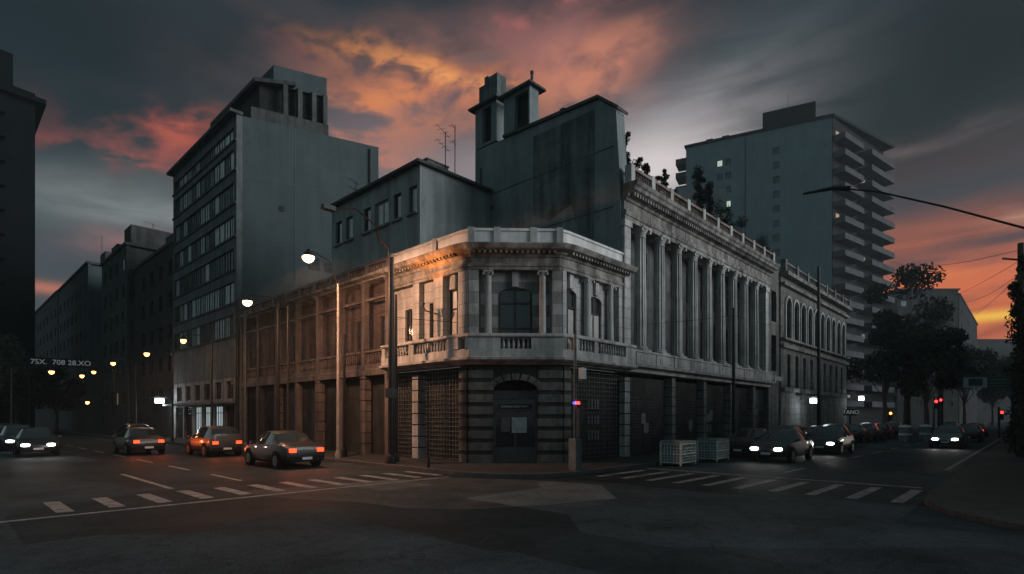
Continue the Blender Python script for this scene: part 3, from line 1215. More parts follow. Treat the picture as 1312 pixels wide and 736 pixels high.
q = MB()
for bb_ in (9.7,):
    q.cut().tube([(A1 - .07, bb_, 9.2), (A1 - .07, bb_, 16.8)], .045, 6)
q.each('drain_pipe', concrete_dk, kb)
q = MB()
for zz in (12.1, 15.0):
    q.cut().box(FA(A1), .5, 10.2, .015, .03, zz, zz + .04)
q.each('render_joint', plaster_dark, kb)
q = MB()
q.box(FA(A1), 8.6, 8.9, .001, .05, 14.1, 14.35)
q.build('wall_vent', concrete_dk, kb)
# stair towers on the party wall (two little roof houses with eaves)
st = thing('stair_tower', 'dark rooftop stair tower with a tank on top, left one on the big blank wall', 'tower', A1 + .3, 9.3, 17.95)
q = MB()
wall(q, FA(A1), 8.4, 10.2, -.3, .02, 18.03, 20.4, [(8.85, 9.6, 18.2, 20.25)])
q.box(FI, A1 + .3, A1 + .75, 8.4, 8.6, 18.03, 20.4)
q.box(FI, A1 + .3, A1 + .75, 10.0, 10.2, 18.03, 20.4)
q.build('wall', plaster_party, st)
q = MB()
q.box(FA(A1), 8.62, 9.98, -.6, -.45, 18.03, 20.38)
q.build('dark_opening', soot, st)
q = MB()
q.box(FA(A1), 8.15, 10.55, -.95, .3, 20.402, 20.52)
q.build('eave', concrete_dk, st)
q = MB()
q.box(FA(A1), 8.42, 9.15, -.8, -.05, 20.521, 22.0)
q.box(FA(A1), 9.16, 9.45, -.7, -.02, 20.521, 22.1)
q.box(FA(A1), 9.46, 10.0, -.7, -.1, 20.521, 21.75)
q.box(FA(A1), 10.001, 10.3, -.6, -.2, 20.521, 20.8)
q.box(FA(A1), 8.95, 9.1, -.5, -.3, 22.001, 22.1)
q.build('water_tank', plaster_dark, st)
st2 = thing('stair_tower', 'dark rooftop stair tower with a thin chimney pipe and overhanging eave', 'tower', A1 + .3, 6.8, 17.9)
q = MB()
wall(q, FA(A1), 5.87, 7.85, -.3, -.02, 17.4, 20.18, [(5.98, 7.0, 17.6, 20.0)])
q.box(FI, A1 + .3, A1 + .76, 5.87, 6.05, 17.4, 20.18)
q.build('wall', plaster_party, st2)
q = MB()
q.box(FA(A1), 6.06, 7.2, -.6, -.45, 17.8, 20.15)
q.build('dark_opening', soot, st2)
q = MB()
q.box(FA(A1), 5.6, 8.1, -1.1, .25, 20.182, 20.3)
q.build('eave', concrete_dk, st2)
q = MB()
x, y = FA(A1)(5.95, -.3)
q.lathe(x, y, [(.08, 20.3), (.08, 20.95), (.1, 20.96), (.1, 21.1), (.02, 21.13)], 10)
q.build('chimney_pipe', concrete_dk, st2)
vt = thing('roof_vent', 'small round dark vent drum on the sloping wall top', 'vent', A1 + .35, 3.75, 17.7)
q = MB()
x, y = FA(A1)(3.75, -.3)
q.lathe(x, y, [(.13, 17.6), (.13, 17.9), (.2, 17.92), (.2, 18.12), (.16, 18.16)], 12)
q.build('drum', metal_dk, vt)

# ---------------------------------------------------------------- rooftop house behind the left parapet
HA = 2.2
hb = b_at(538, HA)
zt = z_at(211, HA, hb)
hb2 = b_at(425, HA)
rh = thing('rooftop_house', 'pale plastered rooftop storey with shuttered windows above the corner building', 'house', HA, hb, 9.12)
w = MB()
FH = FA(HA)
hol = []
def hw(px0, px1, py_t, py_b):
    b0, b1 = b_at(px1, HA), b_at(px0, HA)
    bm_ = (b0 + b1) / 2
    return (b0, b1, z_at(py_b, HA, bm_), z_at(py_t, HA, bm_))
for args in ((524, 534, 238, 268), (504, 514, 245, 278), (480, 498, 250, 284), (466, 475, 258, 292), (443, 452, 275, 303), (430, 438, 282, 308)):
    hol.append(hw(*args))
zw = [(h[0], h[1], zt - 2.35, zt - .95) for h in hol]
wall(w, FH, hb, hb2, -.3, 0, 9.13, zt, zw)
w.box(FI, HA + .3, A1 - .02, hb, hb + .3, 9.13, zt)
w.box(FI, HA + .3, A1 - .02, hb2 - .3, hb2, 9.13, zt)
w.build('wall', plaster, rh)
for k, h in enumerate(zw):
    f = window(rh, FH, h[0], h[1], -.12, h[2], h[3], 1 if h[1] - h[0] > .9 else 0, (), gm=glass if k in (1, 3, 5) else curtain2, fm=pole_lt if k == 2 else timber)
    q = MB()
    q.box(FH, h[0] - .1, h[1] + .1, .0, .14, h[2] - .12, h[2] - .001)
    q.build('sill', concrete, f)
q = MB()
q.slab([(HA - .35, hb - .3), (A1 - .02, hb - .3), (A1 - .02, hb2 + .4), (HA - .35, hb2 + .4)], zt + .001, zt + .14)
q.build('roof', concrete_dk, rh)
q = MB()
q.box(FI, 4.9, 5.9, hb + .35, hb + .45, zt - .9, zt + .0)
q = MB()
ta, tb = 3.6, hb + 1.2
q.slab([(ta, tb), (ta + 1.5, tb), (ta + 1.5, tb + 1.6), (ta, tb + 1.6)], zt + .142, zt + 1.15)
q.slab([(ta - .05, tb - .05), (ta + 1.55, tb - .05), (ta + 1.55, tb + 1.65), (ta - .05, tb + 1.65)], zt + 1.151, zt + 1.22)
o = q.build('rooftop_box', concrete)
tag(o, 'small pale metal-clad box standing on the rooftop house roof', 'roof box')
# antennas
def antenna(a, b, z0, h, label, group='rooftop aerials', dir_=0.4, bars=3, span=.8):
    t = thing('antenna', label, 'antenna', a, b, z0, dir_, group)
    q = MB()
    q.tube([(a, b, z0), (a, b, z0 + h)], .025, 5)
    q.build('mast', metal_dk, t)
    q = MB()
    for k in range(2):
        zz = z0 + h * (.96 - .3 * k)
        q.tube([(a - span * .8, b, zz), (a + span * .35, b, zz)], .014, 4)
        for j in range(bars):
            x = a - span * .7 + j * span * .32
            q.tube([(x, b - .22, zz), (x, b + .22, zz)], .009, 4)
    q.build('crossbar', metal_dk, t)
    return t
antenna(4.4, hb + .6, zt + .142, 2.6, 'tall television aerial with long arms beside the roof box', bars=4, span=1.3)
antenna(4.75, hb + .2, zt + .142, 2.9, 'bare thin aerial mast nearest the stair tower', bars=2, span=.5)
antenna(3.2, hb2 - 1.2, zt + .142, 1.6, 'low aerial on the left end of the rooftop house roof', bars=4, span=.9)

# ---------------------------------------------------------------- office tower
TB = 27.8
TE = 42.9
TT = 24.0
ot = thing('office_tower', 'grey office tower with ribbon windows and a bare plaster side wall', 'office block', .0, TB)
# direction of the blank wall, measured
pA = W(0, TB)
k2 = (485 - CX) / F_PX
Y2 = (TT - 2) * F_PX / (HY - 189)
pB = Vector((k2 * Y2, Y2, 0))
aB, bB = unW(pB.x, pB.y)
q = MB()
body = [(0.02, TB), (aB, bB), (aB + .5, TE + 3), (.02, TE)]
q.slab([(-.0 + .4, TB + .001), (aB, bB), (aB + .5, TE + 3), (.4, TE)], 0.12, TT)
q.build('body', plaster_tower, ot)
# street front: ribbon windows
rows = []
zt_ = TT - .45
fl_h = 2.15
w = MB()
holes = []
zr = [(TT - 1.75, TT - .75)] + [(TT - 3.9 - i * 2.42, TT - 2.35 - i * 2.42) for i in range(6)]
for (z0, z1) in zr:
    holes.append((TB + .5, TE - .3, z0, z1))
wall(w, FL, TB, TE, -.4, .0, 5.0, TT, holes)
w.build('street_front', mat('tower_front', (.13, .145, .145), .85, .2, 1.5, .2, stain=.3), ot)
nwin = 13
for r, (z0, z1) in enumerate(zr):
    for i in range(nwin):
        u0 = TB + .5 + (TE - TB - .8) * i / nwin
        u1 = TB + .5 + (TE - TB - .8) * (i + 1) / nwin - .04
        window(ot, FL, u0, u1, -.12, z0, z1, random.choice((0, 1, 1, 2)), (), fm=metal_dk, gm=random.choice((glass_far, curtain_sky, curtain_sky, glass_far)), fw=.05)
q = MB()
q.box(FL, TB - .15, TE + .2, -.4, .5, TT + .001, TT + .22)
for (z0, z1) in zr:
    q.cut().box(FL, TB, TE, .001, .1, z0 - .16, z0 - .02)
q.each('ledge', concrete_dk, ot)
q = MB()
wall(q, FL, TB, TE, -.45, -.05, .12, 4.99, [(TB + .5 + i * 2.4, TB + 2.5 + i * 2.4, .12, 2.9) for i in range(6)] + [(TB + .8 + i * 2.4, TB + 2.2 + i * 2.4, 3.4, 4.7) for i in range(6)])
q.build('ground_floor_front', mat('shop_stone', (.3, .29, .27), .85, .3, 2, .5, stain=.5), ot)
for i in range(6):
    window(ot, FL, TB + .5 + i * 2.4, TB + 2.5 + i * 2.4, -.25, .12, 2.9, 3, (.8,), gm=shop_lit if i in (1, 2, 3) else glass, name='shop_window')
    window(ot, FL, TB + .8 + i * 2.4, TB + 2.2 + i * 2.4, -.2, 3.4, 4.7, 1, (), gm=glass)
q = MB()
q.box(FL, TB + .2, TE - .2, -.04, .9, 3.02, 3.16)
q.build('canopy', concrete, ot)
Fs, Ls = (lambda p0, p1: (lambda d, L: ((lambda u, n: (p0[0] + d[0] / L * u + d[1] / L * n, p0[1] + d[1] / L * u - d[0] / L * n)), L))((p1[0] - p0[0], p1[1] - p0[1]), math.hypot(p1[0] - p0[0], p1[1] - p0[1])))((.4, TB + .001), (aB, bB))
for u_, z_, w_, h_ in ((Ls * .46, 13.4, .8, .9), (Ls * .58, 13.3, .9, .8), (Ls * .25, 17.5, .35, .4), (Ls * .8, 19.5, .35, .4)):
    q = MB()
    q.box(Fs, u_, u_ + w_, .002, .05, z_, z_ + h_)
    f_ = q.build('small_window', timber, ot)
    q = MB()
    q.box(Fs, u_ + .08, u_ + w_ - .08, .051, .056, z_ + .08, z_ + h_ - .08)
    q.build('pane', glass, f_)
q = MB()
for zz in (10.2, 14.9, 19.6):
    q.cut().box(Fs, .05, Ls - .05, .001, .018, zz, zz + .05)
q.cut().box(Fs, Ls * .36, Ls * .36 + .05, .001, .02, 8, TT - .1)
q.each('render_joint', mat('joint_plaster', (.1, .12, .12), .9, .1, 1, 0), ot)
q = MB()
x_, y_ = Fs(Ls * .93, .12)
q.tube([(x_, y_, 9), (x_, y_, TT - .3)], .06, 6)
q.build('drain_pipe', concrete_dk, ot)
# penthouse
pt = MB()
PZ = TT + .01
py0 = TB + .9
pt.slab([(2.0, py0), (aB * .62, bB * .62 + TB * .38 + .8), (aB * .62, TE - 5.5), (2.0, TE - 5.5)], PZ, PZ + 3.3)
pt.build('penthouse', soot, ot)
q = MB()
q.slab([(1.5, py0 - .3), (aB * .4, bB * .4 + TB * .6 + .2), (aB * .4, TE - 5), (1.5, TE - 5)], PZ + 3.301, PZ + 3.6)
q.build('penthouse_roof', concrete_dk, ot)
# machine room
q = MB()
q.slab([(aB * .27, bB * .27 + TB * .73 + .8), (aB * .635, bB * .635 + TB * .365 + .6), (aB * .635, TB + 8), (aB * .27, TB + 8)], PZ + 3.25, PZ + 4.75)
q.build('machine_room', plaster_tower, ot)
q = MB()
for t in (.32, .42, .52, .6):
    q.cut().box(FI, aB * t, aB * t + .35, bB * t + TB * (1 - t) + .35, bB * t + TB * (1 - t) + .7, PZ + .001, PZ + 3.3)
q.cut().slab([(aB * .1, bB * .1 + TB * .9 + .2), (aB * .63, bB * .63 + TB * .37 + .2), (aB * .63, bB * .63 + TB * .37 + .3), (aB * .1, bB * .1 + TB * .9 + .3)], PZ + .001, PZ + .9)
q.each('terrace_post', concrete_dk, ot)
antenna(1.0, TB + 7.5, TT + .22, 1.8, 'little aerial on the edge of the office tower roof', bars=2, span=.5)


# ---------------------------------------------------------------- generic blocks
def block(name, label, cat, a0, a1, b0, b1, zt, wm_, faces, fl=3.0, z0=3.4, ww=1.1, wh=1.4, gap=2.4, gms=(glass,), lit=.04, roof=None, group=None, front=None, litm=None):
    """a building with real window openings in the named faces ('L' faces -a, 'R' faces -b)"""
    t = thing(name, label, cat, a0, b0, 0, 0, group)
    q = MB()
    n = 0
    inset = .3
    q.slab([(a0 + inset, b0 + inset), (a1, b0 + inset), (a1, b1), (a0 + inset, b1)], 0.1, zt)
    q.build('body', wm_, t)
    for fc in faces:
        F = FA(a0) if fc == 'L' else (lambda u, n_, b_=b0: (u, b_ - n_))
        lo, hi = (b0, b1) if fc == 'L' else (a0, a1)
        if fc == 'R' and 'L' in faces:
            lo += inset
        hs = []
        z = z0
        while z + wh < zt - .4:
            u = lo + gap * .35
            while u + ww < hi - .2:
                hs.append((u, u + ww, z, z + wh))
                u += gap
            z += fl
        q = MB()
        wall(q, F, lo, hi, -inset + .002, 0, .1, zt, hs)
        q.build('facade', wm_ if front is None else front, t)
        for h in hs[:95]:
            gm = random.choice(gms)
            if random.random() < lit:
                gm = litm or random.choice((lit_pane2, lit_dim))
            n += 1
            f = MB()
            f.box(F, h[0], h[1], -.2, -.15, h[2], h[2] + .06)
            f.box(F, (h[0] + h[1]) / 2 - .03, (h[0] + h[1]) / 2 + .03, -.2, -.15, h[2] + .06, h[3])
            fo = f.build('window', timber, t)
            g_ = MB()
            g_.box(F, h[0], h[1], -.25, -.201, h[2], h[3])
            g_.build('pane', gm, fo)
    q = MB()
    q.slab([(a0 - .2, b0 - .15), (a1 + .2, b0 - .15), (a1 + .2, b1 + .15), (a0 - .2, b1 + .15)], zt + .001, zt + .3)
    for (da, db, sa, sb, sh) in (roof or ()):
        q.slab([(a0 + da, b0 + db), (a0 + da + sa, b0 + db), (a0 + da + sa, b0 + db + sb), (a0 + da, b0 + db + sb)], zt + .301, zt + .3 + sh)
    q.build('roof', concrete_dk, t)
    return t


b1_ = 43.2
def zpx(py, a, b): return z_at(py, a, b)
block('apartment_block', 'dark apartment block directly left of the office tower', 'building', .3, 14, 43.2, 58, zpx(312, .3, 44), soot, 'LR', roof=((1, 1, 4, 6, 1.8),), ww=1.2, gap=3.2, lit=.0)
block('apartment_block', 'dark narrow block with stepped roof and thin ledges, further down the left street', 'building', -.4, 12, 58.3, 71, zpx(318, -.4, 60), concrete_dk, 'L', ww=1.2, gap=3.0, lit=.02, roof=((.5, .5, 4, 3, 2.2), (.3, 6, 3, 3, 1.2)))
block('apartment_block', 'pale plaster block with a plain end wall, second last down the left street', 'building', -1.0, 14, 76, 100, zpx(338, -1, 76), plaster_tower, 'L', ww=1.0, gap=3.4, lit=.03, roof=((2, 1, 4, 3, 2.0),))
block('apartment_block', 'low grey block at the far end of the left street', 'building', -1.0, 14, 101, 150, zpx(385, -1, 110), concrete_dk, 'L', ww=1.2, gap=4.5, lit=.03)
antenna(2.5, 60, zpx(318, -.4, 60) + .3, 3.2, 'tall aerial on the stepped roof down the left street', bars=4, span=1.4)
antenna(3, 48, zpx(312, .3, 44) + 2.1, 2.4, 'aerial on the dark block beside the office tower', bars=4, span=1.5)
antenna(1.0, 79, zpx(338, -1, 76) + .3, 4.5, 'bare mast on the pale block roof', bars=1, span=.3)

# slab tower at the left edge
tl = thing('slab_tower', 'tall black slab tower with balconies at the left edge', 'tower', -9.5, 72)
XA = W(0, 0)
q = MB()
pa = unW((45 - CX) / F_PX * 70, 70)
q.slab([pa, (pa[0] - 16, pa[1] - 2), (pa[0] - 16, pa[1] + 14), (pa[0], pa[1] + 14)], 0, 43)
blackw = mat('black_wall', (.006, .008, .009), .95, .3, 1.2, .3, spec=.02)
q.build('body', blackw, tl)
q = MB()
q.slab([(pa[0] + 1.0, pa[1] - 1.0), (pa[0] - 17, pa[1] - 3), (pa[0] - 17, pa[1] + 14), (pa[0] + 1.0, pa[1] + 14)], 41.6, 42.2)
q.slab([(pa[0] - 2.0, pa[1] + 1), (pa[0] - 14, pa[1] - 1), (pa[0] - 14, pa[1] + 12), (pa[0] - 2, pa[1] + 12)], 43.001, 47.5)
q.build('roof', blackw, tl)


def FS(u, n):   # u runs from the near right corner towards -a
    du = Vector((-16, -2)).normalized()
    dn = Vector((2, -16)).normalized()
    return (pa[0] + du.x * u + dn.x * n, pa[1] + du.y * u + dn.y * n)


for k in range(13):
    z = 3.5 + k * 2.95
    q = MB()
    q.box(FS, 3.0, 15.5, .002, 1.2, z, z + .15)
    q.box(FS, 3.0, 15.5, 1.1, 1.2, z + .151, z + 1.0)
    q.build('balcony', blackw, tl)
    for u in (4.0, 8.0, 12.0):
        window(tl, FS, u, u + 1.5, .04, z + .3, z + 2.2, 1, (), gm=random.choice((glass, glass, glass, lit_dim)))

# ---------------------------------------------------------------- arcaded building on the right street
ab = thing('arcaded_building', 'sooty stone building with two rows of arched windows past the colonnade', 'building', 29.7, 0)
AE = 50.0
w = MB()
hs = []
for i in range(10):
    u = 30.8 + i * 1.88
    hs.append((u, u + 1.05, 8.2, 11.3, .52))
for i in range(9):
    u = 31.2 + i * 2.05
    hs.append((u, u + .8, 4.4, 7.0, 0))
asn = mat('arcade_stone', (.20, .20, .19), .88, .28, 2, .5, joints=(1.0, .45, .015, .5), stain=.5)
wall(w, FR, 29.7, AE, -.5, 0, .12, 13.0, [(h[0], h[1], h[2], h[3], h[4]) for h in hs])
w.build('wall', asn, ab)
q = MB()
for h in hs[:10]:
    um_ = (h[0] + h[1]) / 2
    q.cut()
    for k in range(9):
        t0, t1 = math.pi * k / 9, math.pi * (k + 1) / 9
        q.prism(FR, [(um_ - .62 * math.cos(t0), 10.78 + .62 * math.sin(t0)), (um_ - .8 * math.cos(t0), 10.78 + .8 * math.sin(t0)), (um_ - .8 * math.cos(t1), 10.78 + .8 * math.sin(t1)), (um_ - .62 * math.cos(t1), 10.78 + .62 * math.sin(t1))], .001, .14)
    for s in (-1, 1):
        q.box(FR, um_ + s * .7 - .09, um_ + s * .7 + .09, .001, .12, 8.2, 10.78)
q.each('arch_moulding', stone_plain, ab)
for h in hs:
    window(ab, FR, h[0], h[1], -.2, h[2], h[3], 1, (.6,), rise=h[4])
q = MB()
for z0, z1, n in ((4.0, 4.3, .3), (7.4, 7.65, .25), (8.0, 8.15, .35), (12.2, 12.4, .3), (12.9, 13.2, .55)):
    q.cut().box(FR, 29.7, AE, .001 if z1 < 12.9 else -.4, n, z0 + .001, z1)
q.each('ledge', cornice_m, ab)
q = MB()
q.box(FR, 29.7, AE, .05, .3, 13.201, 13.35)
q.box(FR, 29.7, AE, .05, .3, 13.85, 14.0)
balusters(q, FR, 29.8, AE - .1, .18, 13.35, 13.85, .25, .07)
for i in range(8):
    u = 29.9 + i * 2.85
    q.box(FR, u - .2, u + .2, .0, .36, 13.202, 14.15)
q.build('balustrade', stone_dark, ab)
q = MB()
q.slab([(29.7, .502), (AE, .502), (AE, 14), (29.7, 14)], .12, 13.2)
q.build('body', soot, ab)
q = MB()
q.slab([(36, 3), (38.4, 3), (38.4, 5), (36, 5)], 13.201, 15.3)
o = q.build('water_tank', mat('white_tank', (.5, .52, .52), .6, .2, 2, .1))
tag(o, 'small white tank on the roof of the arcaded building', 'tank')

# ---------------------------------------------------------------- apartment tower with balconies
def Fmk(p0, p1):
    d = (Vector(p1) - Vector(p0))
    L_ = d.length
    d.normalize()
    n = Vector((d.y, -d.x))
    return (lambda u, nn: (p0[0] + d.x * u + n.x * nn, p0[1] + d.y * u + n.y * nn)), L_


def ab_px(px, Y):
    return unW((px - CX) / F_PX * Y, Y)


TZ = 2 + (HY - 150) * 104 / F_PX
c1 = ab_px(1066, 104)                                # near corner
c0 = ab_px(879, (TZ - 2) * F_PX / (HY - 190))        # left end of the blank wall
c2 = ab_px(1131, (TZ - 2) * F_PX / (HY - 195))
at = thing('apartment_tower', 'tall apartment tower with blank side wall and stacked corner balconies', 'apartment tower', c1[0], c1[1])
far = (c2[0] + (c0[0] - c1[0]), c2[1] + (c0[1] - c1[1]))
F1, L1 = Fmk(c0, c1)
F2, L2 = Fmk(c1, c2)
q = MB()
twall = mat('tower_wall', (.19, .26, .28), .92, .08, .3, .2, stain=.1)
sm = [(h0, h0 + 1.2, z, z + 1.4) for z in [TZ - 5 - 2.85 * k for k in range(18)] for h0 in (L1 * .62, )]
sm += [(h0, h0 + 1.1, z, z + 1.3) for z in [TZ - 5.2 - 2.85 * k for k in range(13)] for h0 in (L1 * .23, L1 * .29)]
wall(q, F1, 0, L1, -.4, 0, 0, TZ, sm)
q.slab([F1(0, -.402), F1(L1, -.402), (c2[0], c2[1]), far], 0, TZ)
q.build('side_wall', twall, at)
for h in sm:
    k = (h[0] < L1 * .35)
    kk = round((TZ - 5.2 - h[2]) / 2.85)
    lit = k and (kk == 3 or (kk == 4 and h[0] < L1 * .25) or (kk == 0 and h[0] < L1 * .25))
    window(at, F1, h[0], h[1], -.2, h[2], h[3], 0, (), gm=lit_pane if lit else glass, fw=.08)
q = MB()
q.box(F1, L1 * .43, L1 * .435, .001, .12, 4, TZ - .5)
q.build('drain_pipe', concrete_dk, at)
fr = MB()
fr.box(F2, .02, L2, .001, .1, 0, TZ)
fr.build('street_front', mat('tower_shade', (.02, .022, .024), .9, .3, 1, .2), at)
nf = 17
for k in range(nf):
    z = TZ - 4.6 - k * 3.12
    for (u0, u1, dep) in ((.3, L2 * .36, 2.2), (L2 * .5, L2 * .98, 2.4)):
        q = MB()
        q.box(F2, u0, u1, .101, dep, z, z + .22)
        q.box(F2, u0, u1, dep - .15, dep, z + .221, z + 1.1)
        q.box(F2, u0, u0 + .15, .102, dep - .151, z + .221, z + 1.1)
        q.box(F2, u1 - .15, u1, .102, dep - .151, z + .221, z + 1.1)
        bo = q.build('balcony', mat('balcony_concrete', (.09, .095, .1), .9, .15, 1, .2, stain=.2), at)
        if (k * 7 + int(u0)) % 5 == 0:
            q = MB()
            q.box(F2, u0 + 1, u0 + 2.2, .103, .2, z + .4, z + 2.3)
            q.build('lit_window', random.choice((lit_dim, lit_pane2)), bo)
q = MB()
q.slab([F1(L1 * .55, -1), F1(L1 * .9, -1), F1(L1 * .9, -9), F1(L1 * .55, -9)], TZ + .001, TZ + 4.2)
for u in (.14, .26):
    q.slab([F1(L1 * u, -2), F1(L1 * (u + .05), -2), F1(L1 * (u + .05), -5), F1(L1 * u, -5)], TZ + .002, TZ + 1.8)
q.slab([F1(-.3, .3), F1(L1 + .3, .3), F2(L2, 2.2), F2(L2, -2), F1(0, -4)], TZ + .003, TZ + .5)
q.build('roof', MATS['tower_shade'], at)
q = MB()
for k in range(12):
    z = TZ - 3.0 - k * 2.9
    q.cut().box(F1, -2.2, -.02, -4, -.4, z, z + 1.2)
q.each('rear_balcony', concrete_dk, at)
_p = F1(L1 * .72, -4)
antenna(_p[0], _p[1], TZ + 4.2, 4, 'thin mast on the machine room of the apartment tower', bars=1, span=.8)

# low bluish wall behind the roof plants
q = MB()
pz = ab_px(868, 48)
q.slab([pz, (pz[0] + 3.2, pz[1] - 3.0), (pz[0] + 8, pz[1] + 3), (pz[0] + 3, pz[1] + 6)], 9, 22)
o = q.build('rooftop_hut', plaster_tower)
tag(o, 'plain bluish stair head behind the roof garden plants', 'roof block')

# the row across the right street, beyond the right edge of the view: it keeps the low light off the roadway
for (a0_, a1_, zt3_, lab) in ((4, 22, 8.4, 'low stone corner house across the right street from the colonnade'), (22.2, 48, 9.6, 'plain house row across the right street from the arcaded building'), (48.2, 110, 12.5, 'long house row across the right street from the apartment tower')):
    t = thing('row_building', lab, 'building', a0_, -17)
    q = MB()
    Fx = lambda u, n: (u, -17 + n)
    hs_ = [(a0_ + 1.2 + k * 2.6, a0_ + 2.3 + k * 2.6, z_, z_ + 1.9) for k in range(int((a1_ - a0_ - 2) / 2.6)) for z_ in (1.0, 4.6)]
    wall(q, Fx, a0_, a1_, -.4, 0, .12, zt3_, hs_)
    q.slab([(a0_, -17.402), (a1_, -17.402), (a1_, -28), (a0_, -28)], .12, zt3_ - .2)
    q.build('wall', concrete, t)
    for h in hs_[:90]:
        window(t, Fx, h[0], h[1], -.2, h[2], h[3], 1, (.7,))
# far right buildings
def rblock(pxl, pxr, Y0, Y1, ytop, name, label, m, gm=(glass,), lit=.06, rows=9, colsn=4):
    p0, p1 = ab_px(pxl, Y0), ab_px(pxr, Y1)
    zt2 = 2 + (HY - ytop) * Y0 / F_PX
    t = thing(name, label, 'building', p0[0], p0[1])
    F, L = Fmk(p0, p1)
    q = MB()
    hs_ = []
    for r in range(rows):
        for c in range(colsn):
            u = L * (c + .25) / colsn
            z = 5 + (zt2 - 6) * r / rows
            hs_.append((u, u + min(1.6, L / colsn * .5), z, z + 1.5))
    wall(q, F, 0, L, -.4, 0, 0, zt2, hs_)
    q.slab([F(0, -.402), F(L, -.402), F(L, -16), F(0, -16)], 0, zt2)
    q.build('body', m, t)
    for h in hs_:
        window(t, F, h[0], h[1], -.2, h[2], h[3], 1, (), gm=(random.choice((lit_pane2, lit_dim, lit_dim)) if random.random() < lit else random.choice(gm)), fw=.08)
    q = MB()
    q.slab([F(-.3, .3), F(L + .3, .3), F(L + .3, -16), F(-.3, -16)], zt2 + .001, zt2 + .4)
    q.build('roof', concrete_dk, t)
    return t


rblock(1150, 1228, 150, 150, 372, 'apartment_block', 'dark block of flats with scattered lit windows behind the street trees', soot, lit=.16)
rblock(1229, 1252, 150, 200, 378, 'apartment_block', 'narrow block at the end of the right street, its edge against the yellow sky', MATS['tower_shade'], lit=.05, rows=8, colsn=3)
rblock(1086, 1150, 118, 118, 440, 'apartment_block', 'low dark block at the foot of the apartment tower', soot, lit=.14, rows=5, colsn=5)
rblock(1240, 1330, 230, 230, 436, 'apartment_block', 'very low dark block closing the view at the end of the right street', soot, lit=.05, rows=3, colsn=6)
rblock(-160, 70, 190, 190, 420, 'apartment_block', 'black block closing the far end of the left street behind the plaza trees', soot, lit=.02, rows=6, colsn=8)


# ---------------------------------------------------------------- trees and plants
def leaf_cloud(blobs, n, size, rng):
    P, Fc = [], []
    for i in range(n):
        c, r = rng.choice(blobs)
        d = Vector((rng.gauss(0, 1), rng.gauss(0, 1), rng.gauss(0, 1))).normalized()
        rr = r * (rng.random() ** .45)
        p = Vector(c) + Vector((d.x * rr, d.y * rr, d.z * rr * .8))
        e1 = Vector((rng.gauss(0, 1), rng.gauss(0, 1), rng.gauss(0, 1))).normalized()
        e2 = e1.orthogonal().normalized()
        s = size * (.6 + rng.random() * .8)
        k = len(P)
        P += [p - e1 * s, p + e2 * s * .55, p + e1 * s, p - e2 * s * .55]
        Fc.append((k, k + 1, k + 2, k + 3))
    return P, Fc


def tree(a, b, h, cr, label, seed, n=3800, leaf=.22, group='street trees', z0=.12, th=.35):
    rng = random.Random(seed)
    t = thing('tree', label, 'tree', a, b, z0, 0, group)
    tr = MB()
    tr.tube([(a, b, z0), (a + .1, b, z0 + h * .2), (a + .05, b + .15, z0 + h * th), (a, b, z0 + h * .6)], .028 * h / 1.6 + .06, 8, .06)
    blobs = []
    for k in range(11):
        an = rng.random() * 6.28
        rr = cr * rng.uniform(.15, .8)
        zz = z0 + h * rng.uniform(th + .08, .86)
        c = (a + rr * math.cos(an), b + rr * math.sin(an), zz)
        blobs.append((c, cr * rng.uniform(.28, .5)))
        tr.tube([(a, b, z0 + h * (th - .08)), ((a + c[0]) / 2, (b + c[1]) / 2, z0 + (h * (th - .08) + zz - z0) * .55), c], .07, 5, .02)
    blobs.append(((a + .2, b, z0 + h * .9), cr * .35))
    tr.build('trunk', bark, t)
    P, Fc = leaf_cloud(blobs, n, leaf, rng)
    cr_ = MB()
    cr_.add(P, Fc)
    me = cr_.build('crown', leaf_m, t)
    me.data.materials.append(leaf_m2)
    for p in me.data.polygons:
        p.material_index = 1 if rng.random() < .3 else 0
    return t


tpos = [(1162, 66, 21, 4.6, 'tallest dark street tree, directly right of the apartment tower'),
        (1205, 84, 20, 5.0, 'broad dark street tree in front of the flats with lit windows'),
        (1134, 60, 14, 3.6, 'leafy street tree hiding the tower foot'),
        (1187, 58, 12, 3.8, 'low dark street tree over the parked cars'),
        (1236, 96, 15, 4.5, 'dark tree to the left of the overhead direction sign'),
        (1272, 120, 14, 5.5, 'distant dark tree under the yellow strip of sky'),
        (1300, 110, 15, 5.0, 'distant dark tree nearest the utility pole')]
for i, (px, Y, h, cr, lab) in enumerate(tpos):
    a, b = ab_px(px, Y)
    tree(a, b, h, cr, lab, 30 + i, 4200, .26)
for i, (px, Y, h, cr, lab) in enumerate([(20, 62, 9.0, 4.2, 'black plaza tree at the left edge of the view'), (72, 72, 8.5, 3.6, 'black plaza tree below the small lit lettering'), (-30, 50, 10, 4.5, 'black plaza tree partly outside the left edge'), (100, 95, 8, 3.4, 'small black plaza tree farthest down the left street')]):
    a, b = ab_px(px, Y)
    tree(a, b, h, cr, lab, 60 + i, 3600, .24, 'plaza trees', .14)


